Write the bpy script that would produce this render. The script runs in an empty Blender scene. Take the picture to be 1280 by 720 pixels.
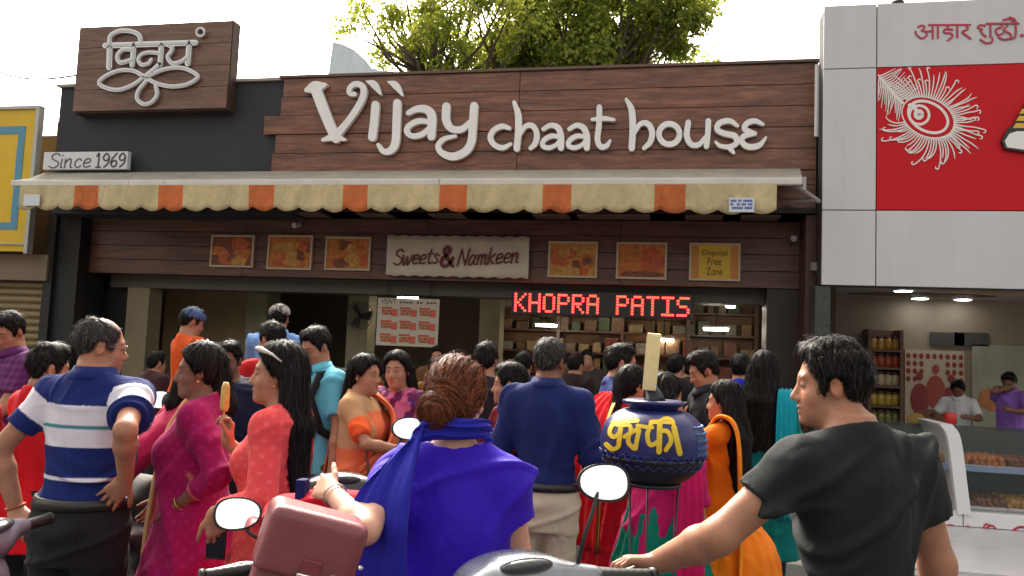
import bpy, bmesh, math, random
import numpy as np
from mathutils import Vector, Matrix
random.seed(4)
RNG = np.random.RandomState(11)
R = math.radians
SC = bpy.context.scene
COL = SC.collection

# ------------------------------------------------------------------ camera
CAM = np.array([0.0, -8.6, 1.55])
F_PX = 1000.0
YAW, PITCH, ROLL = R(11.6), R(4.57), R(2.35)
_f = np.array([-math.sin(YAW)*math.cos(PITCH), math.cos(YAW)*math.cos(PITCH), math.sin(PITCH)])
_r = np.array([math.cos(YAW), math.sin(YAW), 0.0])
_u = np.cross(_r, _f)
CR = math.cos(ROLL)*_r + math.sin(ROLL)*_u
CU = math.cos(ROLL)*_u - math.sin(ROLL)*_r
CF = _f
cd = bpy.data.cameras.new('camera'); cam = bpy.data.objects.new('camera', cd); COL.objects.link(cam)
cd.sensor_width = 36; cd.lens = 36*F_PX/1280; cd.clip_start = 0.05; cd.clip_end = 3000
m = Matrix.Identity(4)
for i in range(3):
    m[i][0] = CR[i]; m[i][1] = CU[i]; m[i][2] = -CF[i]; m[i][3] = CAM[i]
cam.matrix_world = m
SC.camera = cam

# ------------------------------------------------------------------ world, sun, exposure
SUN_ELEV, SUN_ROT = R(42), R(-28)      # hazy sun behind the shops: the street side is in soft shade
w = bpy.data.worlds.new("World"); SC.world = w; w.use_nodes = True
nt = w.node_tree; bg = nt.nodes['Background']
sky = nt.nodes.new('ShaderNodeTexSky'); sky.sky_type = 'NISHITA'; sky.sun_disc = False
sky.sun_elevation = SUN_ELEV; sky.sun_rotation = SUN_ROT
sky.air_density = 1.0; sky.dust_density = 9.0; sky.ozone_density = 1.0
hs = nt.nodes.new('ShaderNodeHueSaturation'); hs.inputs['Saturation'].default_value = 0.22
nt.links.new(sky.outputs[0], hs.inputs['Color']); wm = nt.nodes.new('ShaderNodeVectorMath'); wm.operation = 'MULTIPLY'; wm.inputs[1].default_value = (1.08, 1.0, .88); nt.links.new(hs.outputs[0], wm.inputs[0]); nt.links.new(wm.outputs[0], bg.inputs[0])
bg.inputs[1].default_value = 0.15
sl = bpy.data.lights.new('sun', 'SUN'); sl.energy = 1.3; sl.angle = R(14); sl.color = (1, .95, .87)
so = bpy.data.objects.new('sun', sl); COL.objects.link(so)
_sd = Vector((math.sin(SUN_ROT)*math.cos(SUN_ELEV), math.cos(SUN_ROT)*math.cos(SUN_ELEV), math.sin(SUN_ELEV)))
so.rotation_euler = _sd.to_track_quat('Z', 'Y').to_euler()
SC.view_settings.view_transform = 'Standard'; SC.view_settings.look = 'None'
SC.view_settings.gamma = 1; SC.view_settings.exposure = 1.8
SC.view_settings.use_curve_mapping = False
SC.cycles.max_bounces = 6; SC.cycles.transparent_max_bounces = 6

# ------------------------------------------------------------------ coordinates
def at(px, py, Z):
    """world point seen at photo pixel (1280x720) at distance Z along the lens axis"""
    return CAM + Z*(CF + (px-640)/F_PX*CR - (py-360)/F_PX*CU)
def on(px, py, Y):
    """(x, z) where the photo pixel meets the upright plane y = Y"""
    d = CF + (px-640)/F_PX*CR - (py-360)/F_PX*CU
    t = (Y-CAM[1])/d[1]; p = CAM + t*d
    return p[0], p[2]
def proj(p):
    d = np.asarray(p)-CAM; z = d@CF
    return 640+F_PX*(d@CR)/z, 360-F_PX*(d@CU)/z, z
def heading(px):
    d = CF + (px-640)/F_PX*CR
    return math.atan2(-d[0], d[1])          # CCW from +Y

# ------------------------------------------------------------------ materials
MATS = {}
def lin(c):
    return tuple(((v/255)/12.92 if v/255 <= .04045 else ((v/255+.055)/1.055)**2.4) for v in c)
def M(name, col, rough=.6, metal=0, bump=None, var=None, emit=None, spec=None, trans=0, alpha=1, sheen=0, sss=0, coat=0, attr=None, stretch=(1,1,1)):
    if name in MATS: return MATS[name]
    mt = bpy.data.materials.new(name); mt.use_nodes = True; n = mt.node_tree; L = n.links.new
    b = n.nodes['Principled BSDF']
    b.inputs['Base Color'].default_value = (*col, 1); b.inputs['Roughness'].default_value = rough
    b.inputs['Metallic'].default_value = metal
    if spec is not None: b.inputs['Specular IOR Level'].default_value = spec
    if trans: b.inputs['Transmission Weight'].default_value = trans
    if alpha < 1: b.inputs['Alpha'].default_value = alpha
    if sheen: b.inputs['Sheen Weight'].default_value = sheen
    if coat: b.inputs['Coat Weight'].default_value = coat; b.inputs['Coat Roughness'].default_value = .1
    if sss:
        b.inputs['Subsurface Weight'].default_value = sss; b.inputs['Subsurface Radius'].default_value = (.02,.008,.004); b.inputs['Subsurface Scale'].default_value = .3
    if emit:
        b.inputs['Emission Color'].default_value = (*col, 1); b.inputs['Emission Strength'].default_value = emit
    tc = n.nodes.new('ShaderNodeTexCoord'); mp = n.nodes.new('ShaderNodeMapping'); mp.inputs['Scale'].default_value = stretch
    L(tc.outputs['Object'], mp.inputs[0])
    src = None
    if attr:
        at_ = n.nodes.new('ShaderNodeAttribute'); at_.attribute_name = 'Col'; src = at_.outputs['Color']
    if var:
        ns = n.nodes.new('ShaderNodeTexNoise'); ns.inputs['Scale'].default_value = var[0]; ns.inputs['Detail'].default_value = 6; ns.inputs['Roughness'].default_value = .65
        L(mp.outputs[0], ns.inputs['Vector'])
        mr = n.nodes.new('ShaderNodeMapRange'); mr.inputs[1].default_value = .28; mr.inputs[2].default_value = .72
        mr.inputs[3].default_value = 1-var[1]; mr.inputs[4].default_value = 1+var[1]
        L(ns.outputs['Fac'], mr.inputs[0])
        mx = n.nodes.new('ShaderNodeVectorMath'); mx.operation = 'SCALE'
        if src: L(src, mx.inputs[0])
        else: mx.inputs[0].default_value = col
        L(mr.outputs[0], mx.inputs['Scale']); L(mx.outputs[0], b.inputs['Base Color'])
        r2 = n.nodes.new('ShaderNodeMapRange'); r2.inputs[3].default_value = max(0, rough-.1); r2.inputs[4].default_value = min(1, rough+.1)
        L(ns.outputs['Fac'], r2.inputs[0]); L(r2.outputs[0], b.inputs['Roughness'])
    elif src: L(src, b.inputs['Base Color'])
    if bump:
        nb = n.nodes.new('ShaderNodeTexNoise'); nb.inputs['Scale'].default_value = bump[0]; nb.inputs['Detail'].default_value = 4
        L(mp.outputs[0], nb.inputs['Vector'])
        bp = n.nodes.new('ShaderNodeBump'); bp.inputs['Strength'].default_value = bump[1]; bp.inputs['Distance'].default_value = bump[2]
        L(nb.outputs['Fac'], bp.inputs['Height']); L(bp.outputs[0], b.inputs['Normal'])
    MATS[name] = mt
    return mt
def wrinkle(mt, sc=7.0, dist=.05, st=.42):
    n = mt.node_tree; L = n.links.new; b = n.nodes['Principled BSDF']
    tc = n.nodes.new('ShaderNodeTexCoord'); nz = n.nodes.new('ShaderNodeTexNoise'); nz.inputs['Scale'].default_value = sc; nz.inputs['Detail'].default_value = 2.5; nz.inputs['Distortion'].default_value = .8; m1 = n.nodes.new('ShaderNodeMath'); m1.operation = 'SUBTRACT'; m1.inputs[1].default_value = .5; m2 = n.nodes.new('ShaderNodeMath'); m2.operation = 'ABSOLUTE'; m3 = n.nodes.new('ShaderNodeMath'); m3.operation = 'POWER'; m3.inputs[1].default_value = 1.0; L(nz.outputs['Fac'], m1.inputs[0]); L(m1.outputs[0], m2.inputs[0]); L(m2.outputs[0], m3.inputs[0])
    mp = n.nodes.new('ShaderNodeMapping'); mp.inputs['Scale'].default_value = (1, 1, .5); mp.inputs['Rotation'].default_value = (.3, .5, .2)
    L(tc.outputs['Object'], mp.inputs[0]); L(mp.outputs[0], nz.inputs['Vector']); bp = n.nodes.new('ShaderNodeBump'); bp.inputs['Strength'].default_value = st; bp.inputs['Distance'].default_value = dist
    L(m3.outputs[0], bp.inputs['Height']); old = b.inputs['Normal'].links
    if old: L(old[0].from_socket, bp.inputs['Normal'])
    L(bp.outputs[0], b.inputs['Normal']); return mt
def cloth(name, rgb, rough=.85, scale=1.0, attr=None, sheen=.15):
    if name in MATS: return MATS[name]
    return wrinkle(cloth_(name, rgb, rough, scale, attr, sheen))
def cloth_(name, rgb, rough=.85, scale=1.0, attr=None, sheen=.15):
    return M(name, tuple(v*scale for v in lin(rgb)), rough, bump=(220, .25, .002), var=(7, .10), spec=.2, sheen=.03, attr=attr)
def wood(name, c1, c2, c3, rough=.38, sx=1.6):
    mt = bpy.data.materials.new(name); mt.use_nodes = True; n = mt.node_tree; L = n.links.new; b = n.nodes['Principled BSDF']
    tc = n.nodes.new('ShaderNodeTexCoord'); mp = n.nodes.new('ShaderNodeMapping'); mp.inputs['Scale'].default_value = (sx, 9, 15)
    oi = n.nodes.new('ShaderNodeObjectInfo'); ad = n.nodes.new('ShaderNodeVectorMath'); ad.operation = 'ADD'
    ml = n.nodes.new('ShaderNodeVectorMath'); ml.operation = 'SCALE'; ml.inputs[0].default_value = (37, 11, 23)
    L(oi.outputs['Random'], ml.inputs['Scale']); L(tc.outputs['Object'], mp.inputs[0]); L(mp.outputs[0], ad.inputs[0]); L(ml.outputs[0], ad.inputs[1])
    n1 = n.nodes.new('ShaderNodeTexNoise'); n1.inputs['Scale'].default_value = 1.3; n1.inputs['Detail'].default_value = 9; n1.inputs['Roughness'].default_value = .72; n1.inputs['Distortion'].default_value = .6
    L(ad.outputs[0], n1.inputs['Vector'])
    cr = n.nodes.new('ShaderNodeValToRGB'); e = cr.color_ramp.elements
    e[0].position = .33; e[0].color = (*c1, 1); e[1].position = .68; e[1].color = (*c3, 1)
    k = cr.color_ramp.elements.new(.5); k.color = (*c2, 1)
    L(n1.outputs['Fac'], cr.inputs[0]); L(cr.outputs[0], b.inputs['Base Color']); b.inputs['Roughness'].default_value = rough
    bp = n.nodes.new('ShaderNodeBump'); bp.inputs['Strength'].default_value = .25; bp.inputs['Distance'].default_value = .004
    L(n1.outputs['Fac'], bp.inputs['Height']); L(bp.outputs[0], b.inputs['Normal'])
    MATS[name] = mt
    return mt

# ------------------------------------------------------------------ objects
ORG = {}
def tag(o, label=None, cat=None, group=None, kind=None):
    for k, v in (('label', label), ('category', cat), ('group', group), ('kind', kind)):
        if v: o[k] = v
    return o
def thing(name, label, cat, loc=(0,0,0), rz=0, group=None):
    o = bpy.data.objects.new(name, None); COL.objects.link(o); o.empty_display_size = .2
    o.location = loc; o.rotation_euler = (0, 0, rz); ORG[o.name] = (np.array(loc, float), rz)
    return tag(o, label, cat, group)
def mesh(name, V, Fc, mat, parent=None, local=False, smooth=False, mids=None):
    """one mesh object; V in world coordinates unless local (then in the parent's frame)"""
    V = np.asarray(V, float).reshape(-1, 3)
    if parent is not None and not local and parent.name in ORG:
        o_, rz = ORG[parent.name]; V = V-o_
        if rz:
            c, s = math.cos(-rz), math.sin(-rz); V = np.stack([V[:,0]*c-V[:,1]*s, V[:,0]*s+V[:,1]*c, V[:,2]], 1)
    me = bpy.data.meshes.new(name); me.from_pydata(V.tolist() if not isinstance(Fc, np.ndarray) else V, [], Fc)
    for mt in (mat if isinstance(mat, (list, tuple)) else [mat]): me.materials.append(mt)
    if mids is not None: me.polygons.foreach_set('material_index', np.asarray(mids, np.int32))
    if smooth: me.polygons.foreach_set('use_smooth', np.ones(len(me.polygons), bool))
    me.update()
    o = bpy.data.objects.new(name, me); COL.objects.link(o)
    if parent is not None:
        o.parent = parent
        if parent.name in ORG: ORG[o.name] = ORG[parent.name]
    return o
class MB:
    """collects simple shapes to become one mesh"""
    def __init__(s): s.V = []; s.F = []; s.mi = []
    def add(s, V, Fc, mi=0):
        n = len(s.V); s.V += [tuple(v) for v in V]; s.F += [tuple(i+n for i in f) for f in Fc]; s.mi += [mi]*len(Fc); return s
    def box(s, x0, x1, y0, y1, z0, z1, mi=0, bev=0):
        if x0 > x1: x0, x1 = x1, x0
        if y0 > y1: y0, y1 = y1, y0
        if z0 > z1: z0, z1 = z1, z0
        if bev:
            bm = bmesh.new(); bmesh.ops.create_cube(bm, size=1)
            for v in bm.verts: v.co = ((x0+x1)/2+v.co.x*(x1-x0), (y0+y1)/2+v.co.y*(y1-y0), (z0+z1)/2+v.co.z*(z1-z0))
            bmesh.ops.bevel(bm, geom=bm.edges[:], offset=bev, segments=2, affect='EDGES', profile=.6)
            bm.verts.index_update()
            s.add([v.co[:] for v in bm.verts], [[v.index for v in f.verts] for f in bm.faces], mi); bm.free(); return s
        return s.add([(x0,y0,z0),(x1,y0,z0),(x1,y1,z0),(x0,y1,z0),(x0,y0,z1),(x1,y0,z1),(x1,y1,z1),(x0,y1,z1)],
                     [(3,2,1,0),(4,5,6,7),(0,1,5,4),(1,2,6,5),(2,3,7,6),(3,0,4,7)], mi)
    def tube(s, pts, rad, n=8, mi=0, cap=True):
        pts = [np.array(p, float) for p in pts]; m_ = len(pts)
        rad = [rad]*m_ if np.isscalar(rad) else rad
        V = []; up = np.array([0.0, 0, 1])
        prev = None
        for i, p in enumerate(pts):
            d = pts[min(i+1, m_-1)]-pts[max(i-1, 0)]; d /= np.linalg.norm(d)+1e-9
            if prev is None:
                a = np.cross(d, up)
                if np.linalg.norm(a) < .05: a = np.cross(d, [1.0, 0, 0])
            else: a = prev-d*(prev@d)
            a /= np.linalg.norm(a); prev = a; b = np.cross(d, a)
            for k in range(n):
                t = 2*math.pi*k/n; V.append(p+rad[i]*(math.cos(t)*a+math.sin(t)*b))
        Fc = [(i*n+k, i*n+(k+1) % n, (i+1)*n+(k+1) % n, (i+1)*n+k) for i in range(m_-1) for k in range(n)]
        if cap: Fc += [tuple(range(n))[::-1], tuple((m_-1)*n+k for k in range(n))]
        return s.add(V, Fc, mi)
    def lathe(s, c, prof, n=24, mi=0, sx=1, sy=1):
        V = [(c[0]+r*sx*math.cos(2*math.pi*k/n), c[1]+r*sy*math.sin(2*math.pi*k/n), c[2]+z) for r, z in prof for k in range(n)]
        Fc = [(i*n+k, i*n+(k+1) % n, (i+1)*n+(k+1) % n, (i+1)*n+k) for i in range(len(prof)-1) for k in range(n)]
        Fc += [tuple(range(n))[::-1], tuple((len(prof)-1)*n+k for k in range(n))]
        return s.add(V, Fc, mi)
    def ball(s, c, r, n=12, mi=0, Rm=None):
        r = (r, r, r) if np.isscalar(r) else r; V = []; nv = n//2
        for i in range(nv+1):
            a = math.pi*i/nv
            for k in range(n):
                t = 2*math.pi*k/n; v = np.array([r[0]*math.sin(a)*math.cos(t), r[1]*math.sin(a)*math.sin(t), r[2]*math.cos(a)])
                V.append(np.array(c)+(Rm@v if Rm is not None else v))
        Fc = [(i*n+k, (i+1)*n+k, (i+1)*n+(k+1) % n, i*n+(k+1) % n) for i in range(nv) for k in range(n)]
        return s.add(V, Fc, mi)
    def make(s, name, mat, parent=None, local=False, smooth=False):
        return mesh(name, s.V, s.F, mat, parent, local, smooth, s.mi if isinstance(mat, (list, tuple)) else None)
def box(name, x0, x1, y0, y1, z0, z1, mat, parent=None, bev=0):
    return MB().box(x0, x1, y0, y1, z0, z1, bev=bev).make(name, mat, parent)

# ---- lettering: strokes drawn in photo pixels are laid on an upright plane and get thickness
def spline(pts, n=8):
    P = np.array(pts, float)
    if len(P) < 3: return P
    out = []
    Q = np.vstack([2*P[0]-P[1], P, 2*P[-1]-P[-2]])
    for i in range(len(P)-1):
        p0, p1, p2, p3 = Q[i:i+4]
        for t in np.linspace(0, 1, n, endpoint=False):
            out.append(.5*((2*p1)+(-p0+p2)*t+(2*p0-5*p1+4*p2-p3)*t*t+(-p0+3*p1-3*p2+p3)*t**3))
    out.append(P[-1]); return np.array(out)
def stroke(mb, pts, wd, Y, depth, straight=False, mi=0, plane=on, rnd=True, lift=None):
    """pts: [(px,py)] ; wd: width in pixels, number or list per point; Y: front plane; depth: thickness to the back"""
    P = [tuple(p) for p in pts]; W = [wd]*len(P) if np.isscalar(wd) else list(wd)
    if len(P) > 8 and P[0] == P[-1] or (len(P) > 8 and math.dist(P[0], P[-1]) < .01): rnd = False
    A = np.array([(p[0], p[1], w_) for p, w_ in zip(P, W)], float)
    A = A if straight else spline(A, 6)
    C_, Wd = A[:, :2], np.maximum(A[:, 2], .2)/2
    T = np.gradient(C_, axis=0); T /= np.linalg.norm(T, axis=1)[:, None]+1e-9
    N = np.stack([-T[:, 1], T[:, 0]], 1)
    Lp, Rp = C_+N*Wd[:, None], C_-N*Wd[:, None]
    poly = list(map(tuple, Lp))
    if rnd:
        for a in (45, 0, -45): poly.append(tuple(C_[-1]+Wd[-1]*(N[-1]*math.sin(R(a))+T[-1]*math.cos(R(a)))))
    m1 = len(poly); poly += list(map(tuple, Rp[::-1]))
    if rnd:
        for a in (-45, 0, 45): poly.append(tuple(C_[0]+Wd[0]*(N[0]*math.sin(R(a))-T[0]*math.cos(R(a)))))
    n = len(poly)
    if lift: V = [lift(p[0], p[1], Y) for p in poly]+[lift(p[0], p[1], Y-depth) for p in poly]
    else:
        X = [plane(p[0], p[1], Y) for p in poly]; V = [(x, Y, z) for x, z in X]+[(x, Y+depth, z) for x, z in X]
    k = len(C_)
    Fc = []
    for i in range(k-1): Fc.append((i, i+1, m1+k-2-i, m1+k-1-i))
    if rnd:
        Fc.append((k-1, k, k+1, k+2, m1)); Fc.append((m1+k-1, m1+k, m1+k+1, m1+k+2, 0))
    Fc += [(i, (i+1) % n, n+(i+1) % n, n+i) for i in range(n)]
    mb.add(V, Fc, mi)
def sheet(mb, pts, Y, depth, mi=0, plane=on):
    """closed convex-ish polygon in pixels laid on plane Y"""
    X = [plane(p[0], p[1], Y) for p in pts]; n = len(X)
    mb.add([(x, Y, z) for x, z in X]+[(x, Y+depth, z) for x, z in X], [tuple(range(n)), tuple(range(2*n-1, n-1, -1))]+[(i, (i+1) % n, n+(i+1) % n, n+i) for i in range(n)], mi)
def ringpts(cx, cy, rx, ry, n=17, a0=0, a1=360):
    return [(cx+rx*math.cos(R(a)), cy+ry*math.sin(R(a))) for a in np.linspace(a0, a1, n)]
# small stroke alphabet, unit box: x to the right, y up, x-height 0.6
GL = {
 'S': [[(.52,.85),(.35,1),(.12,.9),(.1,.68),(.3,.52),(.5,.38),(.48,.12),(.25,0),(.02,.12)]],
 'w': [[(0,.6),(.1,.05),(.17,0),(.3,.5)],[(.3,.5),(.36,.03),(.42,0),(.62,.62)]],
 'e': [[(.05,.3),(.3,.34),(.38,.5),(.25,.62),(.08,.5),(.04,.2),(.16,.02),(.42,.1)]],
 't': [[(.2,.95),(.14,.3),(.2,.02),(.38,.08)],[(0,.64),(.38,.68)]],
 's': [[(.34,.52),(.2,.62),(.07,.5),(.2,.34),(.32,.2),(.2,.02),(.02,.08)]],
 '&': [[(.62,.02),(.2,.6),(.14,.82),(.28,.98),(.42,.84),(.3,.6),(.08,.4),(.04,.16),(.22,0),(.44,.12),(.6,.42)]],
 'N': [[(.02,0),(.1,1)],[(.1,1),(.5,.0)],[(.5,0),(.6,1)]],
 'a': [[(.36,.55),(.18,.6),(.04,.36),(.06,.06),(.2,.02),(.34,.3),(.38,.58)],[(.38,.58),(.36,.1),(.48,.02)]],
 'm': [[(0,.6),(.04,0)],[(.04,.35),(.16,.6),(.26,.55),(.27,0)],[(.27,.35),(.4,.6),(.5,.52),(.52,.05),(.6,.02)]],
 'k': [[(.06,1),(.04,0)],[(.38,.62),(.06,.3)],[(.1,.32),(.3,.06),(.42,.02)]],
 'n': [[(0,.6),(.04,0)],[(.04,.35),(.18,.6),(.32,.55),(.34,.08),(.44,.02)]],
 'i': [[(.06,.6),(.05,.08),(.14,.02)],[(.05,.86),(.08,.84)]],
 'c': [[(.34,.5),(.22,.62),(.05,.42),(.05,.16),(.2,.0),(.38,.12)]],
 '1': [[(.04,.8),(.16,1),(.16,0)],[(.03,0),(.3,0)]],
 '9': [[(.4,.74),(.24,1),(.05,.76),(.12,.5),(.32,.52),(.4,.74)],[(.4,.76),(.36,.3),(.12,0)]],
 '6': [[(.36,1),(.1,.62),(.04,.24),(.2,0),(.38,.2),(.28,.48),(.06,.34)]],
}
def write(mb, text, x, y, h, wpx, Y, depth, slant=0.0, gap=.14, slope=0.0, wscale=1.0, plane=on):
    """stroke text starting at photo pixel (x, y) on the baseline"""
    for ch in text:
        if ch == ' ': x += .35*h; continue
        g = GL[ch]; wmax = max(p[0] for st in g for p in st)
        for i, st in enumerate(g):
            stroke(mb, [(x+(p[0]*wscale+p[1]*slant)*h, y-p[1]*h+slope*(p[0]*h)) for p in st], wpx, Y-.0006*i, depth, plane=plane)
        x += (wmax*wscale+gap)*h; y += slope*(wmax+gap)*h
    return x
def text(name, s, x0, x1, zb, Y, mat, parent, depth=.002, h=None):
    """plain printed capitals fitted between x0 and x1 on plane Y, baseline zb"""
    cu = bpy.data.curves.new(name, 'FONT'); cu.body = s; cu.size = 1; cu.extrude = 0; cu.resolution_u = 3
    o = bpy.data.objects.new(name, cu); COL.objects.link(o)
    me = bpy.data.meshes.new_from_object(o.evaluated_get(bpy.context.evaluated_depsgraph_get()))
    bpy.data.objects.remove(o); bpy.data.curves.remove(cu)
    V = np.array([v.co[:] for v in me.vertices]); Fc = [tuple(p.vertices) for p in me.polygons]; bpy.data.meshes.remove(me)
    lo, hi = V.min(0), V.max(0); k = (x1-x0)/(hi[0]-lo[0]); kz = k if h is None else h/(hi[1]-lo[1])
    W = np.stack([x0+(V[:,0]-lo[0])*k, np.full(len(V), Y), zb+(V[:,1])*kz], 1)
    return mesh(name, W, Fc, mat, parent)
from mathutils.kdtree import KDTree
# ================================================================== solid shapes from distance fields
class Field:
    def __init__(s, lo, hi, h, fine=()):
        s.ax = []
        for a in range(3):
            xs = [lo[a]]
            while xs[-1] < hi[a]:
                x = xs[-1]; st = h
                for fl, fh, fs in fine:
                    if fl[a]-fs*2 <= x <= fh[a]: st = min(st, fs)
                xs.append(x+st)
            s.ax.append(np.array(xs, np.float32))
        s.F = np.full([len(x) for x in s.ax], 1.0, np.float32)
    def _s(s, lo, hi, k):
        out = []
        for a in range(3):
            i = max(0, np.searchsorted(s.ax[a], lo[a]-k)-1); j = min(len(s.ax[a]), np.searchsorted(s.ax[a], hi[a]+k)+2)
            out.append(slice(i, max(j, i+1)))
        return tuple(out)
    def op(s, prim, k=.01, mode='u'):
        fn, lo, hi = prim
        sl_ = s._s(lo, hi, k+.03)
        x = s.ax[0][sl_[0]][:, None, None]; y = s.ax[1][sl_[1]][None, :, None]; z = s.ax[2][sl_[2]][None, None, :]
        d = fn(x, y, z).astype(np.float32); A = s.F[sl_]
        if mode == 'u':
            h = np.maximum(k-np.abs(A-d), 0)/k; s.F[sl_] = np.minimum(A, d)-h*h*k*.25
        else:
            if mode == 's': d = -d
            h = np.maximum(k-np.abs(A-d), 0)/k; s.F[sl_] = np.maximum(A, d)+h*h*k*.25
        return s
    def add(s, *prims, k=.01):
        for p in prims: s.op(p, k)
        return s
    def sub(s, *prims, k=.004):
        for p in prims: s.op(p, k, 's')
        return s
    def cut(s, fn, k=.003):
        """keep where fn(x,y,z) < 0"""
        s.op((fn, [-9]*3, [9]*3), k, 'i'); return s
    def mesh(s, it=1):
        V, Q = nets(s.F, *s.ax)
        for _ in range(it): V = relax(V, Q)
        return V, Q
def nets(F, xs, ys, zs):
    I = F < 0
    c = I[:-1,:-1,:-1].astype(np.int8)
    for a in (0, 1):
        for b in (0, 1):
            for d in (0, 1):
                if a or b or d: c = c+I[a:I.shape[0]-1+a, b:I.shape[1]-1+b, d:I.shape[2]-1+d]
    act = (c > 0) & (c < 8); i, j, k = np.nonzero(act); n = len(i)
    idx = np.full(act.shape, -1, np.int32); idx[i, j, k] = np.arange(n)
    S = np.zeros((n, 3)); cnt = np.zeros(n)
    off = [(a, b, d) for a in (0, 1) for b in (0, 1) for d in (0, 1)]
    val = {o: F[i+o[0], j+o[1], k+o[2]] for o in off}
    for o in off:
        for ax in range(3):
            if o[ax]: continue
            q = list(o); q[ax] = 1; q = tuple(q); va, vb = val[o], val[q]; mk = (va < 0) != (vb < 0)
            t = np.where(mk, va/np.where(mk, va-vb, 1), 0)
            p = [i+o[0], j+o[1], k+o[2]]; P = [xs[p[0]].astype(float), ys[p[1]].astype(float), zs[p[2]].astype(float)]
            g = (xs, ys, zs)[ax]; P[ax] = P[ax]+t*(g[p[ax]+1]-g[p[ax]])
            for a in range(3): S[:, a] += np.where(mk, P[a], 0)
            cnt += mk
    V = S/cnt[:, None]
    Q = []
    for ax in range(3):
        A = np.moveaxis(I, ax, 0); X = np.moveaxis(idx, ax, 0)
        m_ = A[:-1, 1:-1, 1:-1] != A[1:, 1:-1, 1:-1]; a, b, c_ = np.nonzero(m_); b = b+1; c_ = c_+1
        q = np.stack([X[a, b-1, c_-1], X[a, b, c_-1], X[a, b, c_], X[a, b-1, c_]], 1)
        fl = A[a, b, c_]
        if ax == 1: fl = ~fl
        q[~fl] = q[~fl][:, ::-1]; Q.append(q)
    Q = np.concatenate(Q); Q = Q[(Q >= 0).all(1)]
    return V, Q
def relax(V, Q, f=.6):
    n = len(V); acc = np.zeros_like(V); cnt = np.zeros(n)
    for a, b in ((0,1),(1,2),(2,3),(3,0),(1,0),(2,1),(3,2),(0,3)):
        for x in range(3): acc[:, x] += np.bincount(Q[:, a], V[Q[:, b], x], n)
        cnt += np.bincount(Q[:, a], minlength=n)
    return V+f*(acc/np.maximum(cnt, 1)[:, None]-V)
def normals(V, Q):
    fn = np.cross(V[Q[:, 2]]-V[Q[:, 0]], V[Q[:, 3]]-V[Q[:, 1]]); N = np.zeros_like(V)
    for a in range(4):
        for x in range(3): N[:, x] += np.bincount(Q[:, a], fn[:, x], len(V))
    return N/(np.linalg.norm(N, axis=1)[:, None]+1e-12)
def smesh(name, V, Q, mat, parent, col=None, mids=None):
    o = mesh(name, V, Q, mat, parent, local=True, smooth=True, mids=mids)
    if col is not None:
        at_ = o.data.attributes.new('Col', 'FLOAT_COLOR', 'POINT'); c = np.ones((len(V), 4), np.float32); c[:, :3] = col
        at_.data.foreach_set('color', c.ravel())
    return o
A3 = lambda v: np.array(v, float)
def nrm(v): v = A3(v); return v/(np.linalg.norm(v)+1e-9)
def cap(a, b, ra, rb=None, flat=False):
    a, b = A3(a), A3(b); rb = ra if rb is None else rb; ba = b-a; L2 = ba@ba+1e-12; ln = math.sqrt(L2)
    def fn(x, y, z):
        px, py, pz = x-a[0], y-a[1], z-a[2]; tt = (px*ba[0]+py*ba[1]+pz*ba[2])/L2; t = np.clip(tt, 0, 1)
        d = np.sqrt((px-ba[0]*t)**2+(py-ba[1]*t)**2+(pz-ba[2]*t)**2)-(ra+(rb-ra)*t)
        if flat: d = np.maximum(d, (tt-1)*ln)
        return d
    r = max(ra, rb); return fn, np.minimum(a, b)-r, np.maximum(a, b)+r
def ell(c, r, Rm=None):
    c, r = A3(c), A3(r)
    def fn(x, y, z):
        p = [x-c[0], y-c[1], z-c[2]]
        q = p if Rm is None else [Rm[0][i]*p[0]+Rm[1][i]*p[1]+Rm[2][i]*p[2] for i in range(3)]
        k0 = np.sqrt((q[0]/r[0])**2+(q[1]/r[1])**2+(q[2]/r[2])**2); k1 = np.sqrt((q[0]/r[0]**2)**2+(q[1]/r[1]**2)**2+(q[2]/r[2]**2)**2)
        return k0*(k0-1)/(k1+1e-6)
    m_ = r.max(); ext = r if Rm is None else A3([m_]*3)
    return fn, c-ext, c+ext
def loft(S, pw=2.0, grow=0.0, z0=None, z1=None):
    """stack of oval slices (z, cx, cy, rx, ry) along z"""
    S = A3(S); S = S[np.argsort(S[:, 0])]; zz = np.linspace(S[0, 0], S[-1, 0], 160)
    D = np.stack([np.interp(zz, S[:, 0], S[:, i]) for i in range(5)], 1)
    ker = np.hanning(19); ker /= ker.sum()
    for i in range(1, 5): D[:, i] = np.convolve(np.pad(D[:, i], 9, 'edge'), ker, 'valid')
    D[:, 3:] += grow
    a0 = S[0, 0] if z0 is None else z0; a1 = S[-1, 0] if z1 is None else z1
    def fn(x, y, z):
        cx, cy, rx, ry = [np.interp(z, zz, D[:, i]) for i in range(1, 5)]
        d = ((np.abs((x-cx)/rx)**pw+np.abs((y-cy)/ry)**pw)**(1/pw)-1)*np.minimum(rx, ry)
        return np.maximum(d, np.maximum(a0-z, z-a1))
    mx = (np.abs(D[:, 1])+D[:, 3]).max(); my = (np.abs(D[:, 2])+D[:, 4]).max()
    return fn, A3([-mx, -my, a0]), A3([mx, my, a1])
def rot(yaw=0, pitch=0, roll=0):
    """yaw left, pitch up (nose up), roll to own right"""
    cz, sz = math.cos(yaw), math.sin(yaw); cx, sx = math.cos(pitch), math.sin(pitch); cy, sy = math.cos(roll), math.sin(roll)
    return A3([[cz,-sz,0],[sz,cz,0],[0,0,1]])@A3([[1,0,0],[0,cx,-sx],[0,sx,cx]])@A3([[cy,0,sy],[0,1,0],[-sy,0,cy]])
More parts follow.
